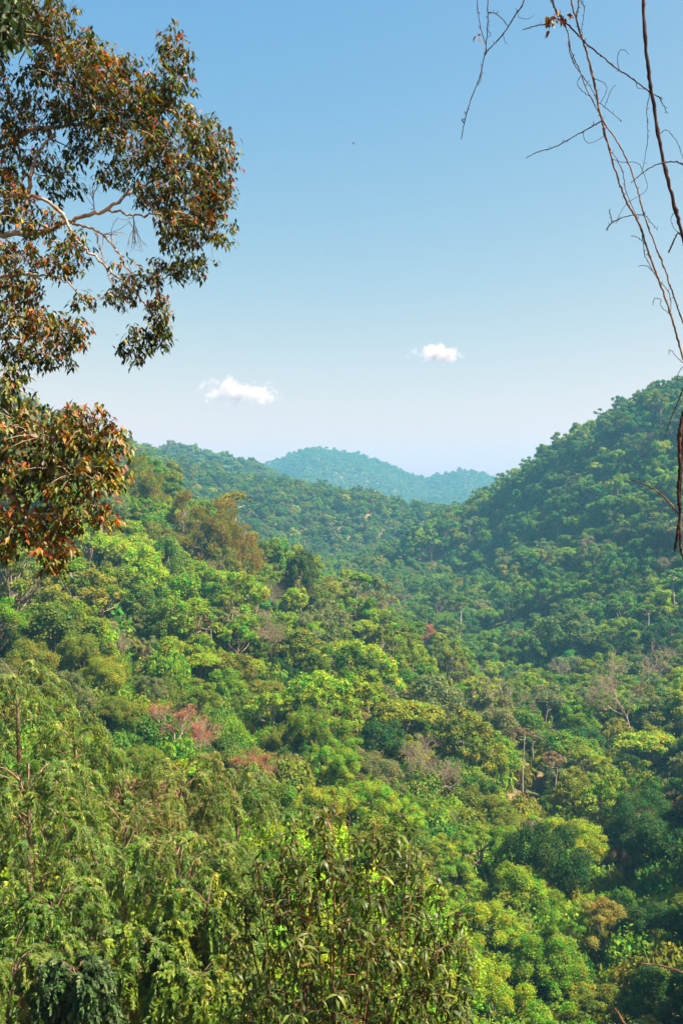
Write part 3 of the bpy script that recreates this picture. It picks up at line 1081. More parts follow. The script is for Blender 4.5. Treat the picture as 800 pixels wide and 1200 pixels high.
# ---- undergrowth between the trees
rows = []
rng = np.random.default_rng(31)
special = [q for q in placed if q['kind'] in ('flower', 'rust', 'slender') or 'trunk' in q['label']]
for d0, d1, sp, half in ((14, 60, 2.0, .5), (60, 200, 2.9, .5), (200, 480, 3.8, .45), (480, 1180, 5.4, .42)):
    X, Y = scatter(rng, d0, d1, sp, half)
    Z = gz(X, Y)
    for x, y, z in zip(X, Y, Z):
        if d0 == 14 and abs(x) < 2.5 and y < 17:
            continue
        if y > 330 and x / y > .07 and rng.uniform() < .6:
            continue
        spx, spy = 400 + F * x / y, 600 - F * (z + 1.5) / y
        if 60 < y < 300 and any(y < q['D'] + 4 and abs(spx - q['px']) < q['r'] + 8 and -q['r'] < spy - q['py'] < (95 if 'trunk' in q['label'] and q['py'] > 840 else 45 if 'trunk' in q['label'] else q['r'] + 4) for q in special):
            continue
        lod = 'mid' if d0 < 200 else 'far'
        s = float(np.clip(rng.lognormal(math.log(.46), .4), .2, 1.1)) * (.42 if d0 == 14 else 1)
        t = ('mid green', 'fresh green', 'olive green', 'fresh green', 'mid green')[rng.integers(5)]
        ix = LIB['shrub', lod]
        rows.append((x, y, z - .3, ix[rng.integers(2)], rng.uniform(0, 6.28), s, s * rng.uniform(.9, 1.9), vary(rng, TINT[t], .25)))
mass_object('undergrowth', rows, 'low green undergrowth filling the gaps between the trees')
print('forest', n_forest, 'undergrowth', len(rows), 'solo', len(solo), 'landmarks', len(placed), 'dup labels', len(solo_info) - len(set(solo_info)))


# ------------------------------------------------------------------ near trees at the lower left: drooping sprays of small leaflets
def near_ground(x, y):
    return float(gz(np.array([x]), np.array([y]))[0])


RAMP_DROOP = [(0, (.018, .062, .007)), (.35, (.050, .142, .011)), (.65, (.098, .198, .015)), (.90, (.160, .205, .022)), (.97, (.180, .120, .037)), (1.0, (.28, .215, .095))]
RAMP_FRESH = [(0, (.032, .080, .008)), (.4, (.080, .165, .010)), (.75, (.150, .220, .014)), (.92, (.235, .210, .022)), (1.0, (.300, .140, .035))]
RAMP_DRY = [(0, (.024, .066, .008)), (.35, (.062, .132, .012)), (.68, (.120, .178, .017)), (.85, (.190, .145, .040)), (1.0, (.32, .25, .12))]
RAMP_DARK = [(0, (.012, .034, .010)), (.5, (.028, .070, .016)), (.9, (.06, .12, .03)), (1.0, (.14, .17, .06))]
M_DROOPBARK = bark_mat('brown_twig_bark', (.07, .05, .03), (.22, .165, .11), 5, .3)
M_DROOP = foliage_mat('drooping_leaflets', 'ramp', .3, .02, .35, .5, .3, RAMP_DROOP)
M_FRESH = foliage_mat('fresh_leaflets', 'ramp', .3, .02, .35, .5, .3, RAMP_FRESH)
M_DRY = foliage_mat('drying_leaflets', 'ramp', .3, .02, .3, .6, .2, RAMP_DRY)
M_DARKLEAF = foliage_mat('dark_glossy_leaves', 'ramp', .3, .02, .2, .5, .22, RAMP_DARK)


def drooping_tree(name, px, py, D, rpx, mat, seed, label, nb=27, group=None, leafL=.19, leafW=.055, lean=0.0, spread=1.0, tw=21, nleaf=46):
    """apex of the crown at (px, py); branches arch outwards and hang down, with feathery twigs"""
    rg = np.random.default_rng(seed)
    x = (px - 400) / F * D
    ztop = (600 - py) / F * D
    zg = near_ground(x, D)
    H = ztop - zg
    R = rpx / F * D
    root = link(name, None)
    root.location = (x, D, zg)
    tr, cr = MB(), MB()
    pts = curve([(lean, 0, -1.2), (lean * .6 + rg.normal() * .15, rg.normal() * .2, H * .4), (rg.normal() * .2, rg.normal() * .2, H * .75), (0, 0, H * .97)], 14)
    tube(tr, pts, np.linspace(.021 * H * .75, .02, 14), 7)
    bases, dirs, lens, nrm_, at_ = [], [], [], [], []
    for q in range(nb):
        t = .36 + .62 * ((q + rg.uniform()) / nb) ** .62
        b = pts[min(13, int(t * 13))] * (1 - (t * 13 % 1)) + pts[min(13, int(t * 13) + 1)] * (t * 13 % 1)
        a = q * 2.4 + rg.uniform(-.4, .4)
        o = np.array([math.cos(a), math.sin(a), 0])
        ln = R * spread * rg.uniform(.7, 1.15) * (1.0 if t < .85 else .75)
        up = rg.uniform(.25, .55) * ln
        br = curve([b, b + o * ln * .4 + [0, 0, up], b + o * ln * .8 + [0, 0, up * .9], b + o * ln * 1.05 + [0, 0, -.05 * ln], b + o * ln * 1.12 + [0, 0, -.55 * ln]], 14)
        br = br + np.cumsum(rg.normal(size=br.shape) * .03 * ln / 5, 0)
        # keep under the apex
        br[:, 2] = np.minimum(br[:, 2], H + .1)
        tube(tr, br, np.linspace(.038, .010, 14) * (R / 3.5), 5)
        for w in range(tw):
            u = rg.uniform(.25, 1) * 12.99
            p0 = br[int(u)] * (1 - u % 1) + br[int(u) + 1] * (u % 1)
            sd = norm(np.array([rg.normal(), rg.normal(), rg.normal() * .4]) + o * .9)
            L2 = rg.uniform(.16, .40) * R
            tp = curve([p0, p0 + sd * L2 * .5 + [0, 0, .08 * L2], p0 + sd * L2 * .85 + [0, 0, -.22 * L2], p0 + sd * L2 * .98 + [0, 0, -.75 * L2]], 9)
            tube(tr, tp, np.linspace(.014, .005, 9) * (R / 3.5), 3)
            k_ = np.linspace(.5, 7.99, nleaf)
            ii = np.minimum(k_.astype(int), 7)
            fr = (k_ - ii)[:, None]
            pp = tp[ii] * (1 - fr) + tp[ii + 1] * fr
            tan = norm(tp[ii + 1] - tp[ii])
            fl = norm(rg.normal(size=3) * .5 + [.2, 0, 1.0])            # the plane of this frond
            side = norm(np.cross(tan, fl)) * np.where(np.arange(nleaf) % 2, 1, -1)[:, None]
            dd = norm(side + tan * .55 + rg.normal(size=tan.shape) * .22 + np.array([0, 0, -.3]))
            bases.append(pp)
            dirs.append(dd)
            nrm_.append(norm(fl + rg.normal(size=dd.shape) * .3))
            lens.append(leafL * rg.uniform(.6, 1.3, nleaf) * (1.1 - .5 * k_ / 8))
            at_.append(np.clip(rg.normal(rg.uniform(.1, .75), .15, nleaf), 0, 1))
    ln = np.concatenate(lens)
    leaf_fold(cr, np.concatenate(bases), np.concatenate(dirs), np.concatenate(nrm_), ln, ln * (leafW / leafL), .2, .15, np.concatenate(at_))
    tr.build('trunk', M_DROOPBARK, root, smooth=True)
    cr.build('crown', mat, root, attr='sel')
    tag(root, label, 'tree', group)
    return root


G_NEAR = 'near drooping trees at the lower left'
DT = [   # apex px, py, distance, half width px, colour, label
    ('drooping_tree', 20, 772, 52, 62, M_DROOP, 'highest drooping tree at the left edge below the big olive dome', {}),
    ('drooping_tree', 88, 848, 46, 60, M_DROOP, 'umbrella-shaped drooping tree with hanging fronds left of the layered bright-topped tree', {}),
    ('drooping_tree', 32, 900, 36, 92, M_DROOP, 'nearest large drooping tree with fronds filling the left edge', dict(nb=31)),
    ('drooping_tree', 215, 886, 50, 62, M_DRY, 'drooping tree with dry brownish sprays below the red-flowered trees', {}),
    ('feathery_tree', 272, 896, 54, 56, M_DROOP, 'feathery tree with pale forked trunk left of the long-leaved bush top', dict(spread=1.1)),
    ('feathery_tree', 148, 945, 44, 74, M_DRY, 'thin straggly tree with dry brown twigs in the middle of the lower left', {}),
    ('feathery_tree', 205, 975, 38, 78, M_DROOP, 'green straggly tree with arching thin twigs left of the leaning pale trunk', {}),
    ('feathery_tree', 262, 985, 42, 60, M_DROOP, 'feathery green tree half hidden behind the long-leaved bush', {}),
    ('young_tree', 245, 1035, 29, 62, M_FRESH, 'fresh green leafy tree with leaning pale brown trunk beside the long-leaved bush', dict(leafL=.16, leafW=.075, lean=-.9)),
    ('young_tree', 178, 1085, 28, 62, M_FRESH, 'low bright young tree with some orange leaves near the bottom edge', dict(leafL=.15, leafW=.07)),
    ('young_tree', 60, 1045, 30, 70, M_DROOP, 'mid green young tree under the nearest large drooping tree', dict(leafL=.14, leafW=.06)),
    ('young_tree', 15, 1120, 25, 66, M_DRY, 'olive young tree with thin stems in the bottom left corner', dict(leafL=.13, leafW=.055)),
    ('young_tree', 130, 1105, 34, 50, M_DRY, 'pale green soft tree just behind the dark glossy shrub', dict(leafL=.13, leafW=.055)),
    ('shrub', 85, 1122, 24, 44, M_DARKLEAF, 'dark glossy-leaved shrub near the bottom left', dict(leafL=.13, leafW=.07, spread=.9)),
    ('young_tree', 235, 1125, 24, 52, M_FRESH, 'leafy sapling at the bottom edge left of the long-leaved bush', dict(leafL=.13, leafW=.055)),
]
for nm, px, py, D, rp_, mt, label, kw in DT:
    drooping_tree(nm, px, py, D, rp_, mt, int(px * 7 + py), label, group=G_NEAR, **kw)

# ------------------------------------------------------------------ the long-leaved bush in the middle foreground
RAMP_LONG = [(0, (.013, .034, .007)), (.35, (.032, .075, .010)), (.65, (.072, .125, .016)), (.90, (.130, .165, .026)), (1.0, (.22, .17, .05))]
M_LONG = foliage_mat('long_glossy_leaves', 'ramp', .35, .015, .30, .46, .30, RAMP_LONG)
M_STEM = bark_mat('red_brown_stem', (.05, .03, .018), (.15, .09, .05), 8, .2)
rg = np.random.default_rng(77)
D0 = 11.0
bx_, by_ = (405 - 400) / F * D0, D0
bz = near_ground(bx_, by_)
bush = link('long_leaved_bush', None)
bush.location = (bx_, by_, bz)
tag(bush, 'tall bush with long narrow drooping glossy leaves in the middle foreground', 'bush')
BO = np.array([bx_, by_, bz])
st, lv = MB(), MB()
B_, Dd, Nn, LL, AA, CC = [], [], [], [], [], []
# stem tips in photo pixels, with their distance
stem_tips = [(300, 1010, 10.8), (328, 975, 11.2), (345, 962, 10.6), (365, 945, 11.2), (388, 942, 10.8), (410, 958, 11.3), (438, 965, 10.7), (462, 968, 11.2), (480, 985, 10.9), (500, 1010, 11.1), (522, 1035, 11.0),
             (540, 1060, 10.8), (548, 1100, 11.1), (284, 1050, 11.0), (275, 1100, 10.8), (318, 1040, 10.2), (360, 1020, 10.1), (400, 1010, 10.1), (440, 1030, 10.1), (480, 1060, 10.2), (515, 1095, 10.3), (350, 1090, 10.0), (420, 1090, 9.9),
             (460, 1120, 10.0), (310, 1130, 10.1), (500, 1150, 10.2), (535, 1150, 10.7), (285, 1165, 10.3), (390, 1150, 9.8), (380, 985, 10.9), (450, 1000, 11.0), (335, 1000, 10.9), (420, 1170, 9.9), (345, 1170, 9.9), (470, 1180, 10.1)]
for (px, py, D) in stem_tips:
    tip = P(px, py, D) - BO
    b0 = np.array([tip[0] * .16 + rg.normal() * .1, (tip[1]) * .3 + rg.normal() * .1, -.4])
    m1 = np.array([tip[0] * .55, tip[1] * .6, tip[2] * .45])
    m2 = np.array([tip[0] * .85, tip[1] * .9, tip[2] * .82])
    pts = curve([b0, m1, m2, tip], 22)
    pts[1:-1] += rg.normal(size=(20, 3)) * .012
    tube(st, pts, np.linspace(.020, .004, 22), 5)
    ntw = 38
    for w in range(ntw):
        u = rg.uniform(4, 20.9)
        p0 = pts[int(u)] * (1 - u % 1) + pts[int(u) + 1] * (u % 1)
        sd = norm(np.array([rg.normal(), rg.normal(), .5 + rg.normal() * .4]))
        L2 = rg.uniform(.15, .38) * (1.15 - u / 42)
        tp = curve([p0, p0 + sd * L2 * .6, p0 + sd * L2 + [0, 0, -.12 * L2]], 6)
        tube(st, tp, np.linspace(.007, .003, 6), 3)
        n = 9
        kk = rg.uniform(.8, 5, n)
        ii = np.minimum(kk.astype(int), 4)
        fr = (kk - ii)[:, None]
        pp = tp[ii] * (1 - fr) + tp[ii + 1] * fr
        B_.append(pp)
        dd = norm(norm(rg.normal(size=(n, 3))) * .9 + sd * .5 + np.array([0, 0, -.05]))
        Dd.append(dd)
        Nn.append(norm(rg.normal(size=(n, 3)) * .5 + np.array([0, 0, 1.0])))
        LL.append(rg.uniform(.075, .17, n))
        CC.append(rg.uniform(.15, .7, n))
        AA.append(np.clip(rg.normal(.42, .24, n), 0, 1))
LLc = np.concatenate(LL)
leaf_strip(lv, np.concatenate(B_), np.concatenate(Dd), np.concatenate(Nn), LLc, LLc * .215, np.concatenate(CC), np.concatenate(AA))
st.build('stems', M_STEM, bush, smooth=True)
lv.build('foliage', M_LONG, bush, smooth=True, attr='sel')

# ------------------------------------------------------------------ the leaning tree whose boughs come in from the left
RAMP_RED = [(0, (.008, .018, .005)), (.32, (.026, .050, .008)), (.50, (.080, .115, .013)), (.61, (.140, .125, .016)), (.70, (.210, .085, .016)), (.86, (.240, .062, .016)), (.96, (.330, .140, .022)), (1.0, (.40, .33, .04))]
M_REDLEAF = foliage_mat('red_and_olive_leaves', 'ramp', .4, .02, .20, .45, .25, RAMP_RED)
M_LIMB = bark_mat('pale_limb_bark', (.13, .105, .08), (.34, .29, .23), 6, .3)
rg = np.random.default_rng(101)
DT0 = 14.0
tx, ty = (-230 - 400) / F * DT0, DT0 + .5
tz = near_ground(tx, ty)
lean_tree = link('leaning_tree', None)
lean_tree.location = (tx, ty, tz)
tag(lean_tree, 'overhanging tree with red-brown and olive drooping leaves against the sky', 'tree')
TO = np.array([tx, ty, tz])


def lp(px, py, D):
    return P(px, py, D) - TO


trunk, limb = MB(), MB()
tpath = curve([(0, 0, -1.5), (.3, 0, 4), lp(-225, 560, 14.3), lp(-215, 300, 14.2), lp(-190, 60, 14.4), lp(-150, -160, 14.6)], 24)
tube(trunk, tpath, np.linspace(.36, .10, 24), 10)
LIMBS = [   # (px, py, D) along each bough, radii at its two ends
    ([(-215, 330, 14.2), (-80, 300, 14.1), (0, 276, 14.0), (45, 273, 13.9), (85, 258, 13.9), (125, 246, 13.9), (160, 222, 14.0), (205, 200, 14.0), (250, 205, 14.0)], .054, .008),
    ([(-205, 230, 14.2), (-90, 190, 14.3), (0, 172, 14.4), (40, 152, 14.4), (80, 148, 14.4), (125, 138, 14.3), (170, 118, 14.3), (205, 85, 14.2), (212, 55, 14.2)], .044, .007),
    ([(10, 228, 13.7), (40, 230, 13.7), (70, 247, 13.6), (83, 270, 13.6), (95, 288, 13.6), (120, 308, 13.6), (150, 335, 13.6), (175, 362, 13.6), (188, 390, 13.6)], .028, .008),
    ([(85, 262, 13.8), (110, 268, 13.8), (128, 282, 13.7), (140, 300, 13.7), (158, 322, 13.7), (190, 325, 13.8), (222, 310, 13.9)], .02, .006),
    ([(112, 272, 13.7), (120, 300, 13.7), (130, 330, 13.7), (135, 350, 13.7)], .014, .005),
    ([(160, 222, 14.0), (180, 245, 13.9), (215, 250, 13.9), (250, 270, 13.8)], .02, .006),
    ([(125, 246, 13.9), (160, 252, 13.9), (190, 250, 13.9), (230, 238, 13.9)], .018, .006),
    ([(30, 245, 14.0), (38, 200, 14.1), (45, 180, 14.2), (60, 160, 14.3), (75, 140, 14.3)], .035, .010),
    ([(-190, 120, 14.4), (-80, 80, 14.3), (10, 55, 14.2), (60, 50, 14.2), (110, 60, 14.2), (140, 75, 14.2)], .040, .008),
    ([(-180, 40, 14.4), (-60, 10, 14.2), (30, 5, 14.1), (75, 20, 14.1)], .038, .008),
    ([(170, 118, 14.3), (200, 130, 14.2), (235, 150, 14.2), (262, 180, 14.2)], .025, .007),
    ([(-215, 380, 14.2), (-90, 345, 13.8), (0, 325, 13.6), (40, 322, 13.5), (80, 330, 13.5)], .045, .008),
    ([(-215, 430, 14.2), (-90, 410, 13.6), (0, 398, 13.3), (40, 395, 13.3), (90, 388, 13.3)], .045, .008),
    ([(-222, 520, 14.2), (-110, 500, 12.2), (0, 500, 11.4), (50, 515, 11.3), (95, 510, 11.3), (130, 525, 11.3)], .06, .010),
    ([(-224, 560, 14.2), (-110, 560, 12.0), (-10, 572, 11.2), (14, 580, 11.1), (25, 597, 11.1), (55, 606, 11.1), (85, 605, 11.1), (120, 612, 11.1)], .06, .008),
    ([(14, 580, 11.1), (32, 612, 11.0), (50, 640, 11.0), (62, 668, 11.0)], .014, .005),
]
lpts = []
for pth, r0, r1 in LIMBS:
    c = curve([lp(*q) for q in pth], len(pth) * 7)
    c[2:-1] += rg.normal(size=c[2:-1].shape) * .012
    tube(limb, c, np.linspace(r0, r1, len(c)), 7)
    lpts.append(c[len(c) // 4:])
lpts = np.concatenate(lpts)

CL = [   # leaf clumps: px, py, rx, ry, D, redness
    (-6, 80, 22, 22, 14.2, .0), (2, 150, 22, 16, 14.2, .0), (2, 212, 20, 14, 14.1, .05), (0, 255, 18, 14, 14.0, .05), (-2, 345, 22, 22, 13.4, .1), (30, 20, 30, 20, 14.0, 0), (4, 290, 18, 12, 13.8, .05),
    (40, 22, 46, 30, 14.2, .0), (78, 55, 42, 36, 14.2, .05), (118, 78, 34, 22, 14.2, .1), (98, 112, 48, 32, 14.2, .05), (148, 95, 34, 28, 14.3, .1), (206, 58, 20, 24, 14.2, .05), (204, 95, 25, 26, 14.2, .0),
    (180, 122, 40, 26, 14.3, .05), (146, 138, 44, 28, 14.3, .1), (106, 152, 36, 20, 14.4, .0), (232, 150, 26, 20, 14.2, .05), (254, 178, 26, 24, 14.2, .05), (215, 185, 44, 34, 14.1, .0), (166, 185, 42, 28, 14.1, .08), (256, 218, 22, 22, 14.0, .1),
    (218, 228, 42, 28, 14.0, .1), (243, 262, 34, 26, 13.9, .05), (210, 270, 28, 26, 13.9, .12), (182, 232, 26, 16, 14.0, .05), (14, 118, 24, 20, 14.3, .0), (38, 145, 26, 16, 14.4, .05), (10, 182, 24, 22, 14.2, .05), (66, 208, 26, 22, 14.2, -.1),
    (18, 232, 26, 16, 13.8, .1), (44, 262, 34, 16, 13.9, .15), (84, 290, 26, 14, 13.6, .1), (22, 306, 32, 20, 13.6, .1), (70, 312, 24, 13, 13.5, .1), (158, 326, 26, 14, 13.7, .1), (196, 316, 24, 14, 13.8, .0), (226, 312, 14, 14, 13.9, .0),
    (184, 368, 16, 26, 13.6, .05), (190, 396, 12, 16, 13.6, -.1), (158, 404, 20, 22, 13.6, -.1), (142, 348, 18, 13, 13.7, .1), (58, 385, 34, 22, 13.3, .12), (24, 368, 28, 24, 13.4, .1), (88, 388, 18, 18, 13.3, .15), (16, 412, 28, 20, 13.3, .0), (58, 416, 26, 14, 13.3, .0),
    (100, 352, 14, 10, 13.6, .1), (36, 340, 22, 12, 13.5, .1), (40, 88, 20, 14, 14.3, 0), (64, 126, 20, 14, 14.3, .05), (88, 178, 18, 12, 14.3, -.05), (130, 205, 22, 12, 14.1, 0), (40, 186, 14, 10, 14.2, 0),
    (16, 452, 26, 22, 11.5, -.05), (24, 492, 34, 30, 11.4, .05), (60, 512, 40, 32, 11.3, .1), (104, 503, 32, 30, 11.3, .15), (128, 522, 24, 28, 11.3, .15), (126, 556, 26, 22, 11.2, .12), (90, 556, 44, 30, 11.2, .1), (40, 556, 40, 32, 11.2, .05), (8, 545, 26, 30, 11.3, .05),
    (20, 612, 32, 26, 11.1, .18), (62, 612, 32, 20, 11.1, .18), (98, 592, 26, 14, 11.1, .15), (62, 642, 26, 18, 11.0, .2), (122, 608, 16, 7, 11.1, .25), (10, 640, 14, 16, 11.1, .2), (66, 662, 17, 10, 11.0, .1), (88, 480, 12, 13, 11.3, .15),
]
lvA, lvB = MB(), MB()
twg = MB()
for (px, py, rx, ry, D, red) in CL:
    cc = lp(px, py, D)
    near = lpts[np.argmin(np.linalg.norm(lpts - cc, axis=1))]
    sc_ = D / F
    dz = 1.0 if rx > 20 else .5
    mid = near * .5 + cc * .5 + rg.normal(size=3) * .08
    tube(twg, curve([near, mid, cc], 7), np.linspace(.012, .006, 7), 4)
    nt = max(5, int(rx * ry * 3.14 / (36 if D > 12.5 else 46)))
    a = rg.uniform(0, 6.283, nt)
    q = np.sqrt(rg.uniform(0, 1, nt))
    off = np.stack([np.cos(a) * q * rx * sc_, rg.normal(size=nt) * dz * rx * sc_ * .8, np.sin(a) * q * ry * sc_], 1)
    tips = cc + off
    for t_, o_ in zip(tips, off):
        if rg.uniform() < .6:
            b = cc + o_ * rg.uniform(.0, .5)
            tube(twg, curve([b, (b + t_) / 2 + [0, 0, .04], t_], 4), [.005, .004, .004, .003], 3)
    n = 8
    base = np.repeat(tips, n, 0) + rg.normal(size=(nt * n, 3)) * .035
    yaw = rg.uniform(0, 6.283, nt * n)
    dn = rg.uniform(-1.3, -.25, nt * n)
    d = np.stack([np.cos(yaw), np.sin(yaw), dn * 1.25], 1)
    outw = np.stack([np.cos(yaw), np.sin(yaw), np.full(nt * n, .75)], 1) + rg.normal(size=(nt * n, 3)) * .3
    L = rg.uniform(.07, .12, nt * n)
    rel = np.repeat(np.clip(off[:, 2] / (ry * sc_), -1, 1), n)
    sel = np.clip(rg.normal(.385, .20, nt * n) + red + rel * .10 - (dn < -.9) * .12 + np.repeat(rg.normal(size=nt) * .07, n), 0, 1)
    sel = np.where((sel > .97) & (rg.uniform(size=len(sel)) < .6), .7, sel)
    leaf_fold(lvB if D < 12.5 else lvA, base, d, norm(outw), L, L * rg.uniform(.34, .46, nt * n), .18, .12, sel)
# bare grey twig ends
for (px, py, D, n) in ((150, 275, 13.9, 10), (60, 85, 14.3, 6), (120, 280, 13.8, 6), (140, 160, 14.3, 5), (30, 130, 14.3, 6), (105, 225, 14.0, 7), (35, 175, 14.3, 6)):
    c = lpts[np.argmin(np.linalg.norm(lpts - lp(px, py, D), axis=1))]
    main = norm(lp(px, py, D) - c + rg.normal(size=3) * .05 + [.05, 0, .05])
    for q in range(n):
        st_ = c + main * rg.uniform(.0, .35)
        d = norm(main + rg.normal(size=3) * [.7, .5, .7])
        e_ = st_ + d * rg.uniform(.2, .5)
        tw = curve([st_, (st_ + e_) / 2 + rg.normal(size=3) * .03, e_], 7)
        tube(twg, tw, np.linspace(.006, .002, 7), 3)
        for q2 in range(2):
            b_ = tw[rg.integers(2, 6)]
            tube(twg, [b_, b_ + norm(d + rg.normal(size=3) * .6) * rg.uniform(.05, .16)], [.003, .0015], 3)
    tube(twg, curve([c, c + main * .2, c + main * .38], 5), np.linspace(.008, .004, 5), 4)
trunk.build('trunk', M_BARK, lean_tree, smooth=True)
lb = limb.build('limbs', M_LIMB, lean_tree, smooth=True)
twg.build('twigs', M_TWIG, lb, smooth=True)
lvA.build('foliage', M_REDLEAF, lean_tree, attr='sel')
fb = lvB.build('foliage', M_REDLEAF, lean_tree, attr='sel')
fb['label'] = 'lower bough of redder brown leaves in front of the hillside'

# dark leaves of a closer bough in the top left corner
rg = np.random.default_rng(55)
dark = link('dark_leaved_bough', None)
Dk = 7.5
o0 = P(-260, -160, Dk)
dark.location = o0
tag(dark, 'very dark leafy bough end hanging in the top corner before the red-leaved tree', 'tree branch')
sb, sl = MB(), MB()
for pth in ([(-260, -160), (-120, -90), (-30, -40), (5, 5), (14, 40)], [(-120, -90), (-40, -20), (0, 30), (20, 48)]):
    tube(sb, curve([P(a, b, Dk) - o0 for a, b in pth], 18), np.linspace(.05, .006, 18), 6)
n = 420
cpt = np.array([(-8, -20), (6, 0), (4, 22), (10, 40), (-12, 35), (-20, 10)], float)
w_ = cpt[rg.integers(0, len(cpt), n)] + rg.normal(size=(n, 2)) * [11, 10]
base = np.array([P(a, b, Dk + rg.normal() * .12) - o0 for a, b in w_])
d = np.stack([rg.normal(size=n) * .8, rg.normal(size=n) * .8, -np.abs(rg.normal(size=n)) - .2], 1)
L = rg.uniform(.07, .12, n)
leaf_fold(sl, base, d, norm(rg.normal(size=(n, 3)) + [0, 0, .6]), L, L * .42, .2, .1, np.clip(rg.normal(.2, .15, n), 0, .5))
sb.build('branch', M_BARK, dark, smooth=True)
sl.build('foliage', M_DARKLEAF, dark, attr='sel')


# ------------------------------------------------------------------ bare vines hanging at the upper right
def vine(name, label, paths, D, mat=M_VINE, extra=None):
    """paths: list of (part name, [(px, py) or (px, py, D)], r0, r1 in px, tan?)"""
    rg = np.random.default_rng(len(label) * 13 + int(D * 10))
    p0 = paths[0][1][0]
    o0 = P(p0[0], p0[1], p0[2] if len(p0) > 2 else D)
    root = link(name, None)
    root.location = o0
    tag(root, label, 'vine', 'bare vines hanging against the sky')
    done = []
    for nm, pth, r0, r1, mt in paths:
        pts = np.array([P(q[0], q[1], q[2] if len(q) > 2 else D) - o0 for q in pth])
        n = max(10, len(pth) * 8)
        c = curve(pts, n)
        sc_ = D / F
        j = rg.normal(size=c.shape) * .22 * sc_
        j[:, 1] *= 3
        j[0] = j[-1] = 0
        c = c + j
        if done:
            allp = np.concatenate(done)
            for en in (0, -1):
                dd_ = np.linalg.norm((allp - c[en]) * [1, .3, 1], axis=1)
                if dd_.min() < 9 * sc_:
                    wgt = np.linspace(1, 0, n) if en == 0 else np.linspace(0, 1, n)
                    c = c + wgt[:, None] ** 2 * (allp[dd_.argmin()] - c[en])
        t_ = np.linspace(0, len(c) - 1.001, len(c) * 6)
        done.append(c[t_.astype(int)] * (1 - t_ % 1)[:, None] + c[t_.astype(int) + 1] * (t_ % 1)[:, None])
        rad = .84 * np.linspace(r0, r1, n) * sc_ * (1 + .12 * rg.normal(size=n).clip(-1.5, 1.5))
        for k_ in range(5, n - 2, 9):
            rad[k_] *= 1.28                         # joints
        mb = MB()
        tube(mb, c, rad, 8 if r0 > 1.2 else 5)
        # small spurs and buds along it, same wood
        if r0 > .55:
            for q in range(int(n / 5)):
                k_ = rg.integers(2, n - 2)
                d = norm(np.array([rg.normal(), rg.normal() * .5, rg.normal()]))
                tube(mb, [c[k_], c[k_] + d * sc_ * 2.2, c[k_] + d * sc_ * 3.6 + [0, 0, sc_]], np.array([.55, .4, .2]) * sc_ * min(1.2, r0), 4)
        mb.build(nm, mt, root, smooth=True)
    if extra:
        for fn in extra:
            fn(root, o0)
    return root


def leaf_tuft(px, py, D, n, spread, seed, mat):
    def fn(root, o0):
        rq = np.random.default_rng(seed)
        mb = MB()
        sc_ = D / F
        base = np.array([P(px + rq.normal() * spread, py + rq.normal() * spread * .3, D + rq.normal() * .02) - o0 for _ in range(n)])
        d = norm(rq.normal(size=(n, 3)) + [0.3, 0, -.35])
        L = rq.uniform(7, 12, n) * sc_
        leaf_fold(mb, base, d, norm(rq.normal(size=(n, 3)) + [0, 0, .6]), L, L * .42, .35, .2, np.clip(rq.normal(.5, .25, n), 0, 1))
        mb.build('withered_leaves', mat, root, attr='sel')
    return fn


RAMP_WITH = [(0, (.02, .010, .008)), (.5, (.05, .024, .012)), (.8, (.17, .08, .02)), (1.0, (.42, .28, .06))]
M_WITHER = foliage_mat('withered_leaf', 'ramp', .3, .01, .3, .6, .2, RAMP_WITH)

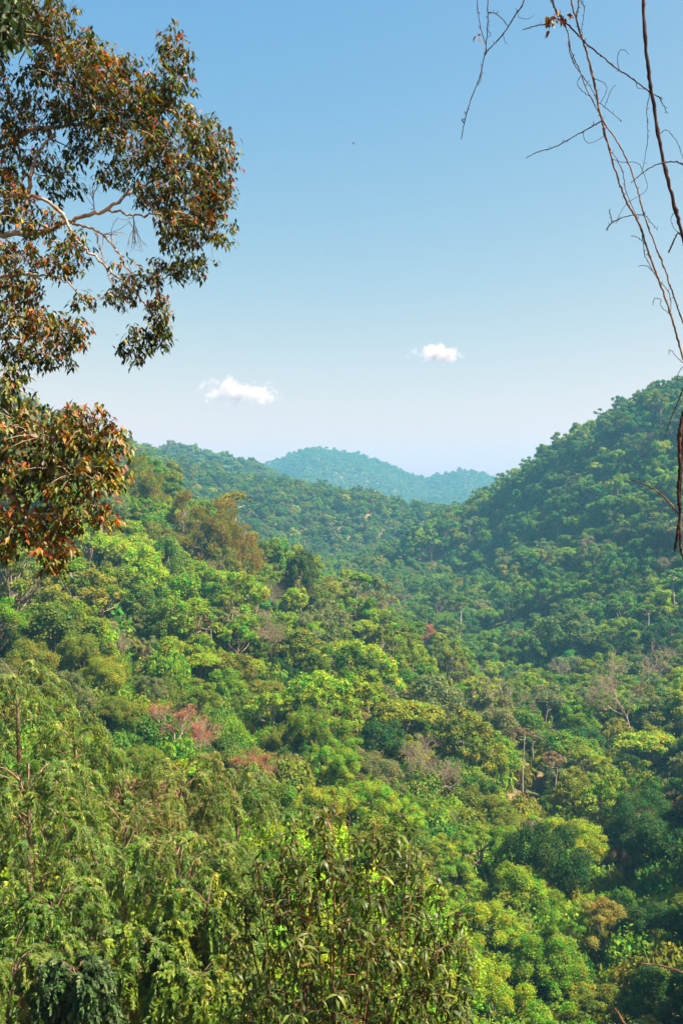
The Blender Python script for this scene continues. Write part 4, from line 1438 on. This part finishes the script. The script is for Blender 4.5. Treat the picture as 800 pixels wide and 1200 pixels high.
VD = 4.2
vine('hanging_vine', 'thickest dark bare vine sweeping down to the right edge', [
    ('stem', [(742, -420), (748, -200), (751, -60), (753, 0), (757, 65), (764, 115), (772, 165), (782, 210), (793, 255), (802, 285), (812, 320)], 2.3, 2.6, M_VINE),
    ('tendril', [(773, 158), (782, 152), (793, 166), (800, 185), (806, 200)], .55, .3, M_VINE),
    ('tendril', [(760, 106), (756, 130), (758, 160), (754, 190), (750, 205)], .6, .3, M_VINE),
    ('twig', [(739, 214), (752, 203), (764, 195), (780, 190), (795, 190), (806, 196)], .5, 1.2, M_VINE),
    ('tendril', [(790, 246), (785, 258), (792, 270), (801, 275)], .5, .3, M_VINE),
    ('twig', [(783, 296), (792, 276), (797, 274), (806, 290)], 1.2, .5, M_VINE),
], VD)
vine('hanging_vine', 'pair of thin intertwined tan vines running diagonally down to the right edge', [
    ('stem', [(640, -400), (655, -180), (664, -50), (669, 0), (679, 38), (687, 62), (696, 100), (703, 135), (712, 170), (722, 205), (733, 235), (748, 262), (757, 290), (768, 320), (780, 352), (790, 385), (800, 422), (812, 470)], 1.15, 1.5, M_VINE_TAN),
    ('stem', [(650, -400), (666, -180), (672, -50), (677, 0), (675, 22), (682, 45), (691, 75), (698, 105), (701, 128), (706, 142), (722, 165), (736, 192), (747, 225), (754, 252), (766, 285), (778, 315), (788, 345), (800, 380), (812, 410)], .9, 1.1, M_VINE_TAN),
    ('stem', [(648, 0), (652, 18), (664, 36), (667, 60), (675, 80), (690, 100), (700, 118), (716, 132), (728, 142)], .75, .4, M_VINE),
    ('stem', [(668, 40), (672, 62), (680, 80), (688, 104), (697, 122), (705, 140), (708, 160), (716, 178), (728, 200), (732, 225), (742, 250), (750, 275), (753, 300), (765, 325), (780, 345), (782, 372)], .8, .5, M_VINE_TAN),
    ('twig', [(706, 141), (690, 150), (672, 160), (650, 172), (630, 178), (616, 185)], .9, .5, M_VINE),
    ('twig', [(684, 155), (684, 163), (690, 168), (700, 164), (708, 158)], .45, .3, M_VINE),
    ('tendril', [(676, 0), (683, 6), (685, 15), (683, 38)], .6, .4, M_VINE),
    ('tendril', [(697, 92), (706, 95), (712, 102), (709, 112), (707, 115)], .5, .3, M_VINE),
    ('tendril', [(711, 122), (714, 110), (718, 102), (721, 100)], .5, .3, M_VINE),
    ('tendril', [(716, 186), (726, 190), (735, 190), (748, 192), (756, 210), (757, 222), (748, 230), (735, 237), (726, 250), (721, 262)], .45, .3, M_VINE),
    ('twig', [(754, 252), (740, 252), (725, 254), (714, 256)], .6, .7, M_VINE),
    ('twig', [(715, 256), (713, 262), (710, 270)], .7, .9, M_VINE),
    ('twig', [(715, 256), (714, 251), (714, 245)], .6, .5, M_VINE),
    ('twig', [(754, 248), (762, 260), (770, 270)], .6, .3, M_VINE),
    ('tendril', [(739, 276), (748, 279), (758, 288), (764, 300)], .5, .4, M_VINE),
    ('tendril', [(747, 312), (756, 311), (766, 318)], .4, .4, M_VINE),
    ('tendril', [(764, 358), (766, 350), (772, 352), (770, 360), (779, 373)], .45, .4, M_VINE),
    ('tendril', [(783, 415), (784, 410), (792, 420), (798, 428)], .45, .45, M_VINE),
    ('tendril', [(681, 88), (676, 98), (684, 108), (692, 112)], .5, .4, M_VINE),
], VD + .25)
vine('hanging_twig', 'slender dark twig crossing behind the thickest vine with withered leaf tuft', [
    ('stem', [(600, -130), (640, -20), (648, 6), (660, 24), (672, 36), (683, 48), (700, 62), (722, 80), (745, 96), (762, 109), (775, 115)], 1.3, .8, M_VINE),
    ('twig', [(612, 35), (624, 31), (636, 29), (648, 26)], .6, .9, M_VINE),
    ('tendril', [(725, 82), (723, 68), (726, 59), (732, 59), (736, 64)], .5, .3, M_VINE),
    ('twig', [(772, 113), (776, 122), (782, 133)], .7, .4, M_VINE),
    ('tendril', [(744, 97), (746, 103), (756, 106)], .4, .3, M_VINE),
], VD + .1, extra=[leaf_tuft(650, 22, VD + .1, 26, 9, 4, M_WITHER), leaf_tuft(641, 34, VD + .1, 5, 3, 9, M_WITHER)])
vine('hanging_twig', 'thin dark twig dangling alone left of the other vines', [
    ('stem', [(650, -160), (625, -40), (613, 2), (603, 18), (592, 36), (580, 50), (568, 64), (564, 82), (559, 98), (552, 115), (545, 138), (540, 163)], 1.0, .55, M_VINE),
    ('twig', [(572, -60), (571, 0), (571, 20), (569, 40), (566, 62)], .8, .6, M_VINE),
    ('twig', [(560, -40), (559, 0), (560, 18), (564, 38), (568, 52)], .7, .5, M_VINE),
    ('twig', [(568, 15), (578, 16), (590, 24), (599, 34)], .6, .5, M_VINE),
    ('tendril', [(571, 34), (576, 40), (575, 45)], .45, .3, M_VINE),
    ('tendril', [(606, 12), (607, 20), (618, 22), (625, 18)], .4, .25, M_VINE),
    ('tendril', [(562, 85), (564, 95), (565, 103)], .5, .3, M_VINE),
    ('twig', [(541, 143), (538, 140), (536, 138)], .6, .4, M_VINE),
    ('tendril', [(589, 40), (591, 48), (594, 52)], .35, .25, M_VINE),
], VD + .4, extra=[leaf_tuft(558, 41, VD + .4, 3, 2, 6, M_WITHER)])
vine('hanging_vine', 'dark knotted vine end hanging along the right edge over the hillside', [
    ('stem', [(815, 440), (806, 470), (798, 495), (795, 520), (796, 550), (794, 575), (796, 600), (793, 625), (790, 646)], 3.2, 1.6, M_VINE),
    ('stem', [(812, 460), (803, 500), (800, 540), (797, 580), (796, 610), (797, 640), (801, 658)], 1.6, 1.6, M_VINE),
    ('twig', [(790, 603), (778, 586), (764, 573), (750, 566), (736, 561)], 1.3, .6, M_VINE_TAN),
    ('twig', [(800, 455), (794, 470), (786, 490), (778, 514)], .9, .5, M_VINE),
    ('tendril', [(800, 428), (795, 436), (793, 444), (797, 446)], .5, .4, M_VINE),
], VD - .3)
vine('hanging_twig', 'short pale twig tip poking in at the lower right edge', [
    ('stem', [(850, 1165), (825, 1150), (800, 1140), (780, 1133), (765, 1130), (751, 1129)], 1.8, .9, M_VINE_TAN),
], VD + 1)
vine('broken_twig', 'short broken pale stick end at the bottom right edge', [
    ('stem', [(760, 1260), (742, 1220), (733, 1203), (725, 1190), (719, 1181)], 2.2, 1.3, M_VINE_TAN),
], VD + 1)


# ------------------------------------------------------------------ two small clouds beyond the haze
def cloud(px, py, wpx, hpx, D, seed, label):
    rg = np.random.default_rng(seed)
    c = P(px, py, D)
    sc_ = D / F
    w, h = wpx * sc_, hpx * sc_
    mb = MB()
    V = [(-1, -1, -1), (1, -1, -1), (1, 1, -1), (-1, 1, -1), (-1, -1, 1), (1, -1, 1), (1, 1, 1), (-1, 1, 1)]
    mb.add(np.array(V) * [w * .62, w * .30, h * .75], [[0, 3, 2, 1], [4, 5, 6, 7], [0, 1, 5, 4], [1, 2, 6, 5], [2, 3, 7, 6], [3, 0, 4, 7]])
    m, N, Lk = new_mat('cloud_vapour')
    out = N.new('ShaderNodeOutputMaterial')
    pv = N.new('ShaderNodeVolumePrincipled')
    pv.inputs['Color'].default_value = (1, 1, 1, 1)
    pv.inputs['Anisotropy'].default_value = .0
    tc = N.new('ShaderNodeTexCoord')
    mp = N.new('ShaderNodeMapping')
    mp.inputs['Scale'].default_value = (1 / (w * .5), 1 / (w * .28), 1 / (h * .52))
    Lk.new(tc.outputs['Object'], mp.inputs[0])
    ln = N.new('ShaderNodeVectorMath')
    ln.operation = 'LENGTH'
    nz = N.new('ShaderNodeTexNoise')
    nz.inputs['Scale'].default_value = 5.0 / w
    nz.inputs['Detail'].default_value = 6
    nz.inputs['Roughness'].default_value = .76
    off = N.new('ShaderNodeVectorMath')
    off.operation = 'ADD'
    off.inputs[1].default_value = (seed * 371.0, seed * 93.0, 0)
    Lk.new(tc.outputs['Object'], off.inputs[0])
    Lk.new(off.outputs[0], nz.inputs['Vector'])
    Lk.new(mp.outputs[0], ln.inputs[0])
    # density = clamp((noise*k - r + c) * gain)
    a = N.new('ShaderNodeMath')
    a.operation = 'MULTIPLY_ADD'
    a.inputs[1].default_value = 4.2
    a.inputs[2].default_value = -1.32
    Lk.new(nz.outputs['Fac'], a.inputs[0])
    b = N.new('ShaderNodeMath')
    b.operation = 'SUBTRACT'
    Lk.new(a.outputs[0], b.inputs[0])
    Lk.new(ln.outputs['Value'], b.inputs[1])
    g = N.new('ShaderNodeMath')
    g.operation = 'MULTIPLY'
    g.use_clamp = True
    g.inputs[1].default_value = 1.6
    Lk.new(b.outputs[0], g.inputs[0])
    dn = N.new('ShaderNodeMath')
    dn.operation = 'MULTIPLY'
    dn.inputs[1].default_value = 9.0 / w
    Lk.new(g.outputs[0], dn.inputs[0])
    Lk.new(dn.outputs[0], pv.inputs['Density'])
    Lk.new(pv.outputs[0], out.inputs['Volume'])
    o = mb.build('cloud', m)
    o.location = c
    tag(o, label, 'cloud', 'small white clouds above the valley')
    return o


cloud(281, 460, 90, 30, 12000, 2, 'lower and longer of two small white clouds, above the left ridge')
cloud(513, 415, 60, 21, 12500, 5, 'higher and shorter of two small white clouds, above the valley')

# ------------------------------------------------------------------ a bird far out in the blue
bd = MB()
Db = 150.0
for sgn in (-1, 1):
    tube(bd, [(0, 0, 0), (sgn * .16, .0, .06), (sgn * .34, -.05, .03), (sgn * .46, -.12, -.03)], [.04, .035, .025, .008], 6)
tube(bd, [(.06, .26, .0), (.03, .16, .01), (0, 0, 0), (-.03, -.2, -.01), (-.05, -.36, -.01)], [.01, .045, .06, .04, .015], 8)
m = bark_mat('dark_feathers', (.03, .03, .035), (.07, .07, .08), 8, 1)
bird = bd.build('bird', m, smooth=True)
bird.location = P(414, 168, Db)
bird.rotation_euler = (R_(10), R_(18), R_(40))
tag(bird, 'tiny bird gliding alone high in the open sky', 'bird')
